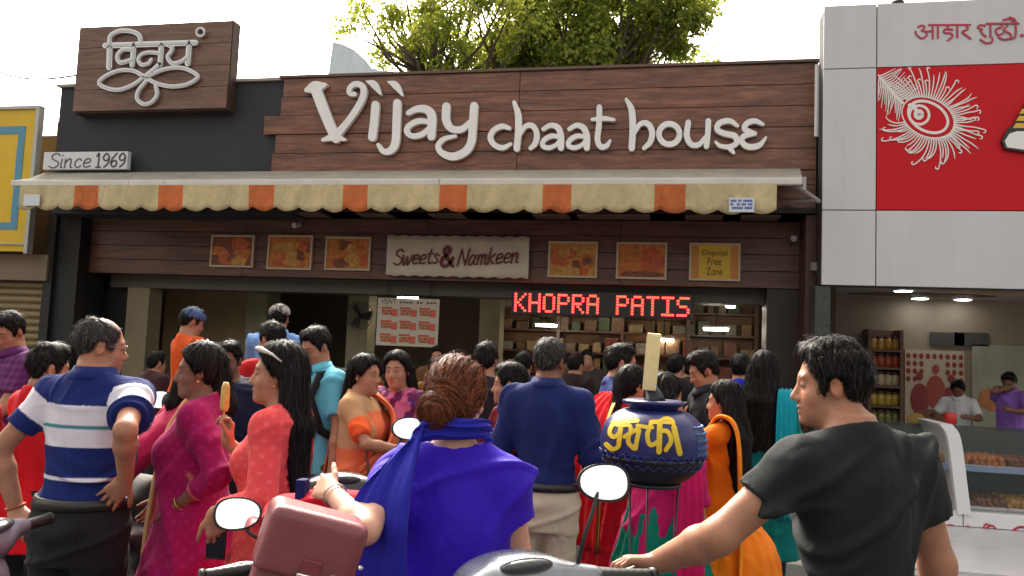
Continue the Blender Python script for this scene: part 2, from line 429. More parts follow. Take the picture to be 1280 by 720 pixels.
def waves(V, seed, fr, n=5, st=(1,1,1)):
    r = np.random.RandomState(seed); o = np.zeros(len(V)); U = V*A3(st)
    for i in range(n):
        d = nrm(r.randn(3)); e = nrm(r.randn(3)); f = fr*(.6+.9*r.rand())
        o += np.sin(U@d*f+r.rand()*6+1.6*np.sin(U@e*f*.45+r.rand()*6))
    return o/n**.5
def folds(V, N, seed, amp, fr=16, st=(1,1,.55), keep=None):
    r = np.random.RandomState(seed+500); o = np.zeros(len(V))
    for i in range(5):
        d = nrm([r.randn(), r.randn(), r.randn()*.75]); ph = V@d*fr*(2.6+2.4*r.rand())+2.4*waves(V, seed*7+i, fr*.6, 3)+r.rand()*6
        rg = np.exp(-(np.sin(ph/2)/.30)**2)*(.55+.45*np.sin(ph*.37)); mk = np.clip(.12+1.1*waves(V, seed*13+i, fr*.45, 3), 0, 1)
        o += rg*mk
    o = o*1.9-.28+.35*waves(V, seed+3, fr*.45, 3)
    if keep is not None: o = o*keep
    return V+N*(1.7*amp*o)[:, None]

# ================================================================== people
SKIN = {'light': lin((200,152,130)), 'mid': lin((164,116,92)), 'dark': lin((120,80,62))}
skin_m = M('skin', (.4,.24,.17), .5, attr=True, bump=(150, .25, .002), var=(16, .18), sss=.12, spec=.35)
HC = {}
def hair_mat(name, c, s_):
    mt = M(name, c, .5, bump=(90, .4, .008), spec=.12, stretch=(1, 1, .16), attr=True); HC[name] = c; return mt
HAIR = {'black': hair_mat('black_hair', (.012,.010,.010), 0), 'brown': hair_mat('henna_hair', (.135,.040,.017), 0), 'grey': hair_mat('greying_hair', (.05,.045,.042), 0), 'dark': hair_mat('dark_hair', (.018,.013,.011), 0)}
eye_m = [M('eye_white', (.24,.22,.21), .35), M('iris', (.02,.012,.008), .12)]
brow_m = M('eyebrow', (.015,.012,.01), .8)
def ik(S, W, pole, l1, l2):
    d = W-S; L = np.linalg.norm(d); ax = d/L
    if L > .995*(l1+l2): L = .995*(l1+l2)
    a = (l1*l1-l2*l2+L*L)/(2*L); h = math.sqrt(max(0, l1*l1-a*a)); p = A3(pole); p = nrm(p-ax*(p@ax))
    return S+ax*a+p*h, S+ax*L
class Person:
    def __init__(s, label, top, Z, theta, sex='m', lean=(0,0), head=(0,0,0), arms=None, skin='mid', vox=.011, fine=.006, build=1.0, floor=0.0, drop=0.0, hoff=(0, 0), armk=1.0, group='customers and passers-by crowding the shop front', H=None, gape=False):
        tp = at(top[0], top[1], Z); s.H = (tp[2]-floor-.018) if H is None else H
        s.s = s.H/1.70; s.sex = sex; s.skin = skin; s.vox = vox; s.fine = fine; s.b = build; s.armk = armk
        rz = heading(top[0])+R(theta); c, n = math.cos(rz), math.sin(rz)
        s.lean = A3([lean[0], lean[1]]); hx = s.lean*1.12+A3(hoff)
        s.rz = rz; s.loc = A3([tp[0]-(hx[0]*c-hx[1]*n), tp[1]-(hx[0]*n+hx[1]*c), floor])
        s.root = thing('person', label, 'person', s.loc, rz, group)
        k = s.s; f = sex == 'f'; b = build
        s.zs = 1.405*k; s.zh = .90*k
        # torso slices: z, rx, ry, cy
        T = [(.80,.150,.118,-.012),(.88,.168,.128,-.016),(.95,.162,.122,-.006),(1.05,.142,.108,.004),(1.16,.155,.114,.006),(1.27,.168,.118,.0),(1.36,.164,.106,-.012),(1.43,.112,.076,-.022),(1.48,.064,.060,-.022),(1.505,.056,.056,-.02)]
        if f: T = [(.80,.168,.130,-.015),(.88,.182,.140,-.02),(.95,.172,.128,-.01),(1.06,.138,.108,.0),(1.16,.142,.112,.008),(1.25,.150,.122,.012),(1.35,.146,.100,-.008),(1.42,.105,.074,-.020),(1.47,.054,.050,-.02),(1.50,.047,.047,-.018)]
        s.zs -= drop; T = [(z-drop/k*np.clip((z-1.2)/.15, 0, 1)*np.clip((1.50-z)/.06, 0, 1), a_, b_, c_) for z, a_, b_, c_ in T]
        bf = lambda z: np.interp(z, [1.18, 1.30, 1.40, 1.44], [b, .62+.38*b, .62+.38*b, 1])
        s.T = [(z*k, s.sh(z*k)[0], cy*k+s.sh(z*k)[1], rx*k*bf(z), ry*k*bf(z)) for z, rx, ry, cy in T]
        sw = (.150 if f else .178)*k*(.6+.4*b)
        l1, l2 = .285*k, .245*k
        s.J = {}; arms = arms or {}
        o = s.sh(s.zs)
        for sd, sg in (('L', -1), ('R', 1)):
            S = A3([sg*sw+o[0], o[1]-.012*k, s.zs-.015*k])
            a = arms.get(sd, {})
            W = a.get('w', (sg*.235*k, .06*k, .80*k))
            if len(W) == 4: W = s.loc_of(W[1:])
            W = A3(W); E, W = ik(S, W, a.get('pole', (sg*.35, -1, -.1)), l1, l2)
            d = nrm(a['d']) if 'd' in a else nrm(W-E)
            if 'dw' in a: d = nrm(s.loc_of(a['dw'])-W)
            nn = A3(a.get('n', (-sg, .2, 0))); nn = nrm(nn-d*(nn@d))
            s.J[sd] = (S, E, W, d, nn, a.get('curl', .35), sg, a.get('thumb', .0), a.get('spread', .0))
        s.nb = A3([s.sh(1.465*k)[0], s.sh(1.465*k)[1]-.02*k, 1.465*k])
        s.Rh = rot(R(head[0]), R(head[1]), R(head[2]))
        hk = (.95 if sex == 'm' else .97)*(k**.45); s.hk = hk
        s.hc = A3([hx[0], hx[1]+.012*k, s.H-.117*hk])
        s.build_body()
    def sh(s, z):
        t = max(0, (z-s.zh)/(s.zs-s.zh)); return s.lean*t**1.15
    def loc_of(s, pz):
        d = at(*pz)-s.loc; c, n = math.cos(-s.rz), math.sin(-s.rz); return A3([d[0]*c-d[1]*n, d[0]*n+d[1]*c, d[2]])
    def hp(s, x, y, z): return s.hc+s.Rh@(A3([x*.96, y*.93, z])*s.hk)
    def he(s, c, r): return ell(s.hp(*c), A3(r)*A3([.96,.93,1])*s.hk, s.Rh)
    def legs(s, g=0.0):
        k = s.s; out = []
        for sg in (-1, 1):
            hip, kn, an = A3([sg*.09*k, -.01, .86*k]), A3([sg*.095*k, .005, .47*k]), A3([sg*.095*k, -.03, .09*k])
            out += [cap(hip, kn, .085*k*s.b+g, .056*k+g), cap(kn, an, .056*k+g, .040*k+g)]
        return out
    def hand(s, sd):
        S, E, W, d, n, curl, sg, th, spread = s.J[sd]; k = s.s*(1 if s.sex == 'm' else .92)
        side = np.cross(d, n)*(1 if sg > 0 else -1); P = []
        lens = [.070, .078, .072, .056]; offs = [.030, .011, -.009, -.028]; rr = [.0088,.0090,.0086,.0076]
        for i in range(4):
            kn = W+d*(.088-.006*abs(i-1))*k+side*offs[i]*k*(1.1)
            P.append((cap(W+side*offs[i]*.55*k+d*.012*k, kn, .0155*k, .0115*k), .014))
            c0 = curl*(.9+.14*i)*1.05; dr = nrm(d+side*spread*(1.5-i)*.22); p = kn; ang = 0
            for j, q in enumerate((.45,.31,.24)):
                ang += c0*(.75, 1.0, .75)[j]; v = dr*math.cos(ang)+n*math.sin(ang); e = p+v*lens[i]*q*1.05*k
                P.append((cap(p, e, rr[i]*k*(1-.1*j), rr[i]*k*(.93-.12*j)), .003)); p = e
        b = W+d*.022*k+side*.022*k; v = nrm(d*.62+side*(.75-.5*th)+n*(.25+.5*th)); m1 = b+v*.040*k
        v2 = nrm(d*.85+side*(.35-.6*th)+n*(.2+.4*th)); m2 = m1+v2*.034*k; m3 = m2+nrm(v2+n*.2*(1+th))*.026*k
        P += [(cap(b, m1, .016*k, .0115*k), .012), (cap(m1, m2, .0108*k, .0100*k), .004), (cap(m2, m3, .0098*k, .0075*k), .004)]
        return P
    def build_body(s):
        k = s.s; f = s.sex == 'f'; hk = s.hk
        fine = [(s.hc-.135, s.hc+.135, s.fine)]
        for sd in 'LR':
            W, d = s.J[sd][2], s.J[sd][3]; p = W+d*.09; fine.append((p-.085, p+.085, s.fine))
        pts = np.array([s.hc-.15, s.hc+.15]+[q for sd in 'LR' for j in (0, 1, 2) for q in (s.J[sd][j]-.10, s.J[sd][j]+.10)]+[s.J[sd][2]+s.J[sd][3]*.2 for sd in 'LR']+[[-.24*s.b,-.26,-.005],[.24*s.b,.26,.1]])
        lo, hi = pts.min(0), pts.max(0); lo[2] = -.01
        Fd = Field(lo, hi, s.vox, fine)
        Fd.add(loft(s.T, grow=-.004), k=.02); Fd.add(*s.legs(-.002), k=.03)
        for sg in (-1, 1): Fd.add(cap([sg*.095*k, -.045*k, .035], [sg*.115*k, .15*k, .028], .036*k, .030*k), k=.03)
        sg_ = {'L': -1, 'R': 1}
        for sd in 'LR':
            S, E, W = s.J[sd][:3]; a = (.040 if f else .046)*k*(.5+.5*s.b)*s.armk
            Fd.add(cap(S, S+(E-S)*.3, a*.96, a*.98), cap(S+(E-S)*.3, E, a*.98, a*.84), cap(s.nb+[sg_[sd]*.03*k, -.008, -.025], S+[0, 0, -.008], .034*k, .036*k), k=.03)
            mid = E+(W-E)*.3; Fd.add(cap(E, mid, a*.86, a*.88), cap(mid, W, a*.88, a*.60), k=.02)
            for p, kk in s.hand(sd): Fd.add(p, k=kk)
        # neck and head
        nr = (.046 if f else .056)*k
        Fd.add(cap(s.nb-[0, .005, .03], s.hp(0, -.022, -.06), nr*1.08, nr), k=.035)
        fw = .94 if f else 1
        Fd.add(s.he((0,-.012,.03), (.074,.094,.085)), s.he((0,.028,-.032), (.060*fw,.060,.086)), k=.03)
        Fd.add(s.he((0,.032,-.076), (.048*fw,.050,.040)), s.he((0,.073,-.101), (.020*fw,.018,.015)), k=.022)
        for sg in (-1, 1):
            Fd.add(s.he((sg*.036,.055,-.036), (.024,.022,.022)), k=.02)
            Fd.sub(s.he((sg*.031,.094,-.002), (.019,.016,.0115)), k=.014)
        Fd.add(s.he((0,.077,.020), (.048,.013,.010)), k=.016)
        H_ = lambda *p: s.hp(*p)
        Fd.add(cap(H_(0,.083,.006), H_(0,.105,-.036), .0075*hk, .0115*hk), k=.012)
        Fd.add(cap(H_(-.011,.094,-.043), H_(.011,.094,-.043), .0085*hk), k=.008)
        Fd.add(s.he((0,.090,-.065), (.022,.0095,.0065)), s.he((0,.087,-.078), (.019,.0095,.0075)), k=.006)
        Fd.sub(cap(H_(-.024,.094,-.0712), H_(.024,.094,-.0712), .0028*hk), k=.004)
        for sg in (-1, 1):   # eyelids and ears
            Fd.add(ell(H_(sg*.031,.0765,-.0015), A3([.0155,.0105,.0095])*hk, s.Rh), k=.004)
            Re = s.Rh@rot(sg*R(-22), R(-8), 0)
            Fd.add(ell(H_(sg*.079,-.012,-.008), A3([.0085,.0185,.032])*hk, Re), k=.006)
            Fd.sub(ell(H_(sg*.089,-.006,-.004), A3([.0075,.010,.017])*hk, Re), k=.005)
        V, Q = Fd.mesh(1)
        q = (V-s.hc)@s.Rh/hk/A3([.96,.93,1])
        c0 = A3(SKIN[s.skin]); C_ = np.tile(c0, (len(V), 1))
        def blend(mask, col): C_[:] = C_*(1-mask[:, None])+A3(col)*mask[:, None]
        g = lambda c, r: np.clip(1.6-1.6*(((q-A3(c))/A3(r))**2).sum(1), 0, 1)
        lip = c0*A3([.86,.55,.56]) if s.sex == 'm' else A3(lin((160,62,62)))
        blend(g((0,.095,-.0715), (.025,.016,.0125))*.8, lip)
        for sg in (-1, 1):
            blend(g((sg*.038,.07,-.035), (.025,.03,.022))*.35, c0*A3([1.08,.86,.82])); blend(g((sg*.08,-.01,-.005), (.014,.026,.04))*.4, c0*A3([1.05,.78,.72]))
            blend(g((sg*.031,.085,.0), (.022,.02,.011))*.25, c0*A3([.6,.52,.5]))
        if s.sex == 'm': blend(g((0,.06,-.085), (.06,.06,.035))*.38, c0*A3([.5,.5,.52]))
        s.body = smesh('body', V, Q, skin_m, s.root, C_)
        for sg in (-1, 1):
            mb = MB(); c = s.hp(sg*.031,.0780,-.0025); mb.ball(c, .0088*hk, 10); d = s.Rh@nrm([0, 1, .0])
            mb.ball(c+d*.0044*hk, .0051*hk, 8, 1); mb.make('eye', eye_m, s.root, True, True)
            mb = MB(); mb.tube([s.hp(sg*.014,.0885,.0175), s.hp(sg*.030,.0865,.0225), s.hp(sg*.049,.073,.0165)], [.0030*hk,.0036*hk,.0018*hk], 6); mb.make('eyebrow', brow_m, s.root, True, True)
    # ---------------- hair
    def hair(s, style='short', mat='black', length=.4, vol=1.0, seed=1, bald=False, side=0.0, parting=False, fr=None):
        hk = s.hk; L = s.hc
        h = fr or max(.0055, s.fine*1.05)
        low = s.hc[2]-.15-(length if style in ('long', 'tail', 'plait') else 0)
        lo, hi = A3([s.hc[0]-.22, s.hc[1]-.25, low]), s.hc+A3([.22, .2, .17])
        Fd = Field(lo, hi, h)
        men = style in ('short', 'quiff')
        yy = [-.13,-.08,-.045,-.034,-.012,.008,.018,.031,.042,.060,.085,.11] if men else [-.13,-.08,-.035,-.012,.012,.026,.040,.060,.085,.11]
        zz = [-.074,-.066,-.030,.016,.028,.014,-.030,-.020,.030,.066,.080,.085] if men else [-.09,-.085,-.06,.0,.0,.01,.042,.064,.082,.088]
        Rm, c = s.Rh, s.hc
        def qz(x, y, z):
            p = [x-c[0], y-c[1], z-c[2]]; return [(Rm[0][i]*p[0]+Rm[1][i]*p[1]+Rm[2][i]*p[2])/hk/(.96,.93,1)[i] for i in range(3)]
        t = (.013 if men else .012)*vol
        if bald: t = .006
        Fd.add(s.he((0,-.014,.032), (.075+t*(.6 if men else 1),.096+t*(.75 if men else 1),.086+t*1.25)), k=.01)
        if men and not bald: Fd.add(s.he((side*.02,.035,.088), (.058,.046,.030*vol)), k=.02)
        def hl(x, y, z):
            q = qz(x, y, z); ln = np.interp(q[1], yy, zz)+.055*np.clip(np.abs(q[0])/.06-.5, 0, 1)*np.clip((q[1]-.03)/.03, 0, 1)*(-.5 if True else 0)
            return (ln-q[2])*.7*hk
        Fd.cut(hl, .006)
        if bald:
            Fd.sub(s.he((0,.045,.115), (.052,.085,.055)), k=.02)
        if style == 'bun':
            b = s.hp(side*.06, -.120, -.022); s.bunc = b
            r_ = A3([.050,.042,.044])*vol*.80
            Fd.add(s.he((0,-.09,.0), (.06,.045,.06)), k=.03); Fd.add(ell(b, r_, s.Rh), k=.012)
        if style in ('long', 'tail', 'plait'):
            n0 = s.hp(0, -.085, -.03); dn = A3([0, -.035, -length])
            bk = s.sh(s.zs)
            wd = .072 if style == 'long' else .034; m1 = n0+A3([0,-.03,-.12]); e = n0+dn
            if style == 'long':
                for u in np.linspace(-1, 1, 7):
                    a = s.hp(u*.078, -.045-.045*(1-abs(u)), .0); b1 = A3([c[0]+u*wd*1.25, n0[1]-.010-.015*(1-abs(u)), n0[2]-.16]); e1 = A3([c[0]+u*wd*.95, n0[1]-.030, n0[2]-length*(1-.06*abs(u)-.05*RNG.rand())])
                    Fd.add(cap(a, b1, .024, .026), cap(b1, e1, .026, .014), k=.03)
            else:
                Fd.add(s.he((0,-.088,-.02), (.05,.04,.05)), k=.02); Fd.add(cap(n0, m1, .036*vol, .036*vol), cap(m1, e, .036*vol, .016), k=.02)
        V, Q = Fd.mesh(1)
        N = normals(V, Q); q = (V-s.hc)@s.Rh/hk/A3([.96,.93,1])
        if men: dd = .0022*vol*waves(V, seed, 90, 5)+.0010*waves(V, seed+3, 260, 4)
        elif style == 'bun':
            ang = np.arctan2(q[:, 0], q[:, 2]+.02); r0 = np.linalg.norm(V-s.bunc, axis=1); isb = np.clip((.075-r0)/.02, 0, 1)
            w1 = np.sin(ang*38+2.2*np.sin(ang*7+q[:, 1]*9))+.6*np.sin(ang*83+3*np.sin(ang*11))
            pq = (V-s.bunc)@s.Rh; a2 = np.arctan2(pq[:, 0], pq[:, 2]); w2 = np.sin(a2*3+np.hypot(pq[:, 0], pq[:, 2])*260+2*np.sin(a2*2))
            dd = .0016*w1*(1-isb)+.0042*w2*isb
        else:
            ang = np.arctan2(q[:, 0], -q[:, 1]+.03); dd = .0022*np.sin(ang*30+2*np.sin(ang*7+V[:, 2]*5))+.0014*np.sin(ang*67+3*np.sin(ang*9+V[:, 2]*8))+.004*waves(V, seed, 14, 3, (1, 1, .35))
        V = V+N*dd[:, None]; N = normals(V, Q); c0 = A3(HC[HAIR[mat].name])
        o = smesh('hair', V, Q, HAIR[mat], s.root, np.tile(c0*.8, (len(V), 1)))
        # locks and flyaway strands laid along the hair's flow
        far = s.fine > .0062; cnt = int((1500 if far else 9000)*(1.5 if style == 'long' else 1)*(.6 if bald else 1)); wd_ = .0030 if far else .0015
        r = np.random.RandomState(seed+77); cr = s.hp(0, -.035, .15); kd = KDTree(len(V))
        for i, v in enumerate(V): kd.insert(v, i)
        kd.balance()
        up = s.Rh[:, 2]; fw_ = s.Rh[:, 1]
        if style == 'bun':
            tob = s.bunc-V; r0 = np.linalg.norm(tob, axis=1); isb = r0 < .066*vol
            F0 = tob/r0[:, None]; F0[isb] = np.cross(V[isb]-s.bunc, nrm(s.bunc-s.hp(0,0,.0)))
        else:
            F0 = V-cr; F0 /= np.linalg.norm(F0, axis=1)[:, None]
            if men: F0 = F0+fw_*.35*np.clip((q[:, 1]+.02)/.08, -1, 1)[:, None]*(1 if style == 'short' else -1.6)
            else: F0 = F0+A3([0, 0, -.9])
        F0 = F0-N*(F0*N).sum(1)[:, None]; F0 /= np.linalg.norm(F0, axis=1)[:, None]+1e-6
        idx = r.randint(0, len(V), cnt); SV = []; SF = []; SCol = []
        steps, st_ = (4, (.007 if men else .016)) if style != 'bun' else (5, .011)
        for i in idx:
            p = V[i]; j = i; w0 = wd_*(.6+.8*r.rand()); jit = r.randn(3)*(.42 if men else .15); lift = .0008+.0035*r.rand()**3*(1.5 if men else 1)+(.007*r.rand() if r.rand() < .16 else 0); b0 = len(SV); cc = c0*(.45+1.5*r.rand()**2)
            for k in range(steps+1):
                f = k/steps; d = F0[j]+jit; sd = np.cross(d, N[j]); sd = sd/(np.linalg.norm(sd)+1e-6)*w0*(1-.75*f); pp = p+N[j]*lift*(1+f)
                SV.append(pp-sd); SV.append(pp+sd); SCol += [cc, cc]
                if k: SF.append((b0+2*k-2, b0+2*k-1, b0+2*k+1, b0+2*k))
                p2 = p+d/(np.linalg.norm(d)+1e-6)*st_; co, j2, dist = kd.find(p2); 
                if dist > .02: p = p2+A3([0,0,-.002]); continue
                j = j2; p = p2-N[j]*((p2-V[j])@N[j])
        so_ = smesh('hair_strands', A3(SV), np.array(SF, np.int32), HAIR[mat], o, A3(SCol)); so_['kind'] = 'stuff'
        return o
    # ---------------- clothes
    def top(s, name, mat, sleeve=.55, hem=.86, flare=0.0, grow=.011, neck='round', amp=.004, seed=1, loose=.0, col=None, slit=False, collar=None, sl_grow=.012, pleats=0, fr=16, vox=None):
        k = s.s; vox = vox or s.vox
        S = [t for t in s.T if t[0] >= min(hem, .95)*k-1e-6]; S = [list(t) for t in S]
        hz = hem*k
        for t in S:
            if t[0] < 1.2*k: t[3] += loose*k; t[4] += loose*k
        if hem < .93:
            rx = .172*k*s.b+loose*k; ry = .132*k*s.b+loose*k
            S = [t for t in S if t[0] > .93*k]; S.append([.88*k, 0, -.016*k, rx+.008, ry+.006])
            if hem < .80: S += [[.70*k, 0, -.01, rx+.01+flare*.5, ry+.01+flare*.5]]
            S.append([hz, 0, -.008, rx+.006+flare, ry+.006+flare])
        lim = max(t[3] for t in S)+.09
        pts = np.array([[-lim, -lim, hz-.02], [lim, lim, s.zs+.13]]+[q for sd in 'LR' for j in (0, 1, 2) for q in (s.J[sd][j]-.1, s.J[sd][j]+.1)]+[[s.nb[0]-.15, s.nb[1]-.18, s.nb[2]], [s.nb[0]+.15, s.nb[1]+.18, s.nb[2]+.1]])
        lo, hi = pts.min(0), pts.max(0); lo[2] = max(lo[2], min(hz-.02, pts[:, 2].min()))
        Fd = Field(lo, hi, vox)
        Fd.add(loft(S, grow=grow), k=.02)
        if s.sex == 'f':
            for sg in (-1, 1): o = s.sh(1.24*k); Fd.add(ell([o[0]+sg*.065*k, o[1]+.105*k*s.b, 1.235*k], [.062*k, .048*k, .062*k]), k=.05)
        if s.b > 1.1: o = s.sh(1.05*k); Fd.add(ell([o[0], o[1]+.06*k, 1.06*k], [.13*k*s.b, .09*k*s.b, .13*k]), k=.06)
        for sd in 'LR':
            A, E, W = s.J[sd][:3]; a = (.040 if s.sex == 'f' else .046)*k*(.5+.5*s.b)*(.4+.6*s.armk)+sl_grow
            if sleeve <= 0: continue
            t = min(sleeve, 1); e = A+(E-A)*t; sgn = -1 if sd == 'L' else 1
            Fd.add(cap(A, e, a*1.05, a*(1.10-.10*t), flat=sleeve < 1), cap(s.nb+[sgn*.03*k, -.008, -.02], A+[0, 0, -.004], .036*k+sl_grow*.8, .044*k+sl_grow), k=.05)
            if sleeve > 1:
                w_ = E+(W-E)*(sleeve-1); Fd.add(cap(E, w_, a*.98, a*(.98-.25*(sleeve-1)), flat=True), k=.02)
        n = s.nb
        nr = (.052 if s.sex == 'f' else .062)*k
        if neck == 'round': Fd.cut(lambda x, y, z: z-(n[2]+.004)+.42*(y-n[1])+x*0, k=.006)
        elif neck == 'scoop': Fd.sub(ell(n+[0, .02, .035], [.108*k, .135*k, .088*k]), k=.008)
        elif neck == 'v': Fd.sub(ell(n+[0, .07, -.02], [.06*k, .09*k, .10*k]), k=.008); Fd.sub(cap(n+[0,.01,.015], n+[0,.02,.2], nr*1.25, nr*1.5), k=.006)
        elif neck == 'collar': Fd.cut(lambda x, y, z: z-(n[2]+.004)+.42*(y-n[1])+x*0, k=.006)
        V, Q = Fd.mesh(1); N = normals(V, Q)
        edge = np.clip((V[:, 2]-hz)/.05, .35, 1)
        V = folds(V, N, seed, amp, fr, keep=np.clip((np.linalg.norm(V-n-[0,.01,.02], axis=1)-.085*k)/.08, 0, 1)*np.clip((V[:, 2]-hz)/.03, .3, 1))
        if pleats:
            th = np.arctan2(V[:, 0], V[:, 1]); z_ = np.clip((.95*k-V[:, 2])/(.95*k-hz+.01), 0, 1)
            V = V+N*(.016*z_*np.sin(th*pleats+1.3*np.sin(th*3+V[:, 2]*3)))[:, None]*(np.abs(N[:, 2]) < .7)[:, None]
        C_ = col(s, V) if col else None
        o = smesh(name, V, Q, mat, s.root, C_)
        if collar:
            mb = MB(); m_ = 22
            r1 = [(nr*1.20, -.012), (nr*1.12, .026), (nr*1.19, .031), (nr*1.56, -.012), (nr*1.50, -.018)]
            V2 = []
            for r_, z_ in r1:
                for i in range(m_):
                    a = 2*math.pi*i/m_; fr_ = max(0, math.cos(a-math.pi/2))
                    V2.append((n[0]+r_*math.cos(a)*1.04, n[1]+.006+r_*math.sin(a)*1.06, n[2]+z_+.008-.030*fr_**2))
            mb.add(V2, [(i*m_+j, i*m_+(j+1) % m_, (i+1)*m_+(j+1) % m_, (i+1)*m_+j) for i in range(4) for j in range(m_)])
            mb.make('collar', collar, o, True, True)
        return o
    def trousers(s, mat, name='trousers', top=.98, amp=.004, grow=.016, seed=5, wide=0.0, belt=None):
        k = s.s; Fd = Field([-.27*s.b, -.26, .03], [.27*s.b, .25, top*k+.02], s.vox*1.1)
        S = [(t[0], 0 if t[0] < s.zh else t[1], t[2], t[3], t[4]) for t in s.T if t[0] <= 1.06*k]
        Fd.add(loft([(.74*k, 0, -.012, .15*k, .11*k)]+S, grow=.023 if belt else .012, z1=top*k), k=.02); Fd.add(*s.legs(grow+wide), k=.03)
        V, Q = Fd.mesh(1); N = normals(V, Q); V = folds(V, N, seed, amp, 18, (1, 1, .8), keep=np.clip((top*k-.05-V[:, 2])/.08, 0, 1)); o = smesh(name, V, Q, mat, s.root)
        if belt:
            m_ = 40; z0 = (top-.035)*k; V2 = []
            T = A3(sorted(s.T)); pr = lambda z: [np.interp(z, T[:, 0], T[:, i]) for i in range(1, 5)]
            for dz, g in ((0,.022),(0,.032),(.036,.032),(.036,.022)):
                cx, cy, rx, ry = pr(z0+dz)
                for i in range(m_): a = 2*math.pi*i/m_; V2.append((cx+(rx+g)*math.cos(a), cy+(ry+g)*math.sin(a), z0+dz))
            mesh('belt', V2, [(i*m_+j, i*m_+(j+1) % m_, (i+1)*m_+(j+1) % m_, (i+1)*m_+j) for i in range(3) for j in range(m_)], belt, o, True, True)
        return o
    def skirt(s, mat, name='skirt', top=1.0, hem=.06, flare=.12, pleats=16, amp=.014, seed=3, col=None):
        k = s.s; lim = .2*s.b+flare+.06
        Fd = Field([-lim, -lim, hem-.02], [lim, lim, top*k+.03], s.vox*1.15)
        T = A3(sorted(s.T)); pr = lambda z: [np.interp(z, T[:, 0], T[:, i]) for i in range(1, 5)]
        S = [(z*k, *pr(z*k)) for z in (1.05,.95,.88)]+[(.6*k, 0, 0, .18*k*s.b+flare*.5, .15*k*s.b+flare*.5), (hem, 0, 0, .19*k*s.b+flare, .16*k*s.b+flare)]
        Fd.add(loft(S, grow=.014, z1=top*k, z0=hem), k=.02); V, Q = Fd.mesh(1); N = normals(V, Q)
        th = np.arctan2(V[:, 0], V[:, 1]); z_ = np.clip((top*k-V[:, 2])/(top*k-hem), 0, 1)
        V = V+N*(amp*(.3+.9*z_)*np.sin(th*pleats+1.5*np.sin(th*3+V[:, 2]*2.5)))[:, None]*(np.abs(N[:, 2]) < .7)[:, None]
        V = folds(V, N, seed, .003, 14)
        return smesh(name, V, Q, mat, s.root, col(s, V) if col else None)
    def drape(s, name, mat, path, widths, thick=.007, amp=.006, seed=2, n=44, m=9, pleat=4, sag=.0):
        """cloth band along a path of local points; widths: list of half-width vectors per point"""
        P = spline(np.hstack([A3(path), A3(widths)]), max(3, n//(len(path)-1)))
        L = len(P); V = []
        for i in range(L):
            for j in range(m*2+1):
                u = j/m-1; V.append(P[i, :3]+P[i, 3:]*u)
        V = A3(V); K = m*2+1
        Q = A3([(i*K+j, i*K+j+1, (i+1)*K+j+1, (i+1)*K+j) for i in range(L-1) for j in range(K-1)]).astype(int)
        N = normals(V, Q); u = np.tile(np.linspace(-1, 1, K), L); t = np.repeat(np.linspace(0, 1, L), K)
        V = V+N*(amp*np.sin(u*math.pi*pleat+1.4*np.sin(t*5+seed))+amp*.4*np.sin(u*math.pi*pleat*2.3+t*7))[:, None]
        W = V-N*thick; nV = len(V)
        edge = [(i*K, (i+1)*K) for i in range(L-1)]+[((i+1)*K+K-1, i*K+K-1) for i in range(L-1)]+[(j+1, j) for j in range(K-1)]+[((L-1)*K+j, (L-1)*K+j+1) for j in range(K-1)]
        QQ = np.vstack([Q, Q[:, ::-1]+nV, np.array([(a, b, b+nV, a+nV) for a, b in edge])])
        return smesh(name, np.vstack([V, W]), QQ.astype(np.int32), mat, s.root)
    def shoes(s, mat):
        k = s.s
        for sg in (-1, 1):
            Fd = Field([sg*.1*k-.08, -.14, -.005], [sg*.1*k+.08, .26, .13], .011)
            Fd.add(cap([sg*.095*k, -.045*k, .04], [sg*.115*k, .16*k, .034], .046*k, .040*k), k=.02).cut(lambda x, y, z: .002-z+x*0+y*0)
            V, Q = Fd.mesh(1); smesh('shoe', V, Q, mat, s.root)
    def lp(s, px, py, Z): return s.loc_of((px, py, Z))
# ================================================================== setting
asph = M('asphalt', (.055,.053,.05), .9, bump=(180, .6, .01), var=(3, .3))
tile = M('pale_floor_tile', (.50,.50,.52), .35, var=(5, .12))
mesh('ground', [(-400,-120,0),(400,-120,0),(400,900,0),(-400,900,0)], [(0,1,2,3)], asph)['kind'] = 'structure'
pav = M('pavement_slab', (.24,.225,.21), .85, bump=(50, .4, .01), var=(4, .22))
pv = tag(bpy.data.objects.new('pavement', None), kind='structure'); COL.objects.link(pv)
MB().box(-14, 9, -2.3, 6.5, -.1, .10).make('pavement_bed', M('mortar', (.12,.115,.11), .95), pv)
slab_me = None
for i in range(22):
    for j in range(3):
        if i*3+j >= 66: break
        x = -11.2+i*.62; y = -2.28+j*.62
        if slab_me is None:
            o = MB().box(-.302, .302, -.302, .302, -.04, 0, bev=.006).make('paving_slab', pav, pv); slab_me = o.data
        else:
            o = bpy.data.objects.new('paving_slab', slab_me); COL.objects.link(o); o.parent = pv
        o.location = (x+.31, y+.31, .115+.004*RNG.rand())
kb = tag(bpy.data.objects.new('kerb', None), kind='structure'); COL.objects.link(kb)
km = M('kerb_stone', (.33,.32,.30), .85, bump=(40, .4, .01), var=(5, .2)); k0 = None
for i in range(20):
    if k0 is None: o = MB().box(-.445, .445, -.09, .09, -.1, .135, bev=.012).make('kerb_stone', km, kb); k0 = o.data
    else: o = bpy.data.objects.new('kerb_stone', k0); COL.objects.link(o); o.parent = kb
    o.location = (-10.5+i*.9, -2.40, 0)

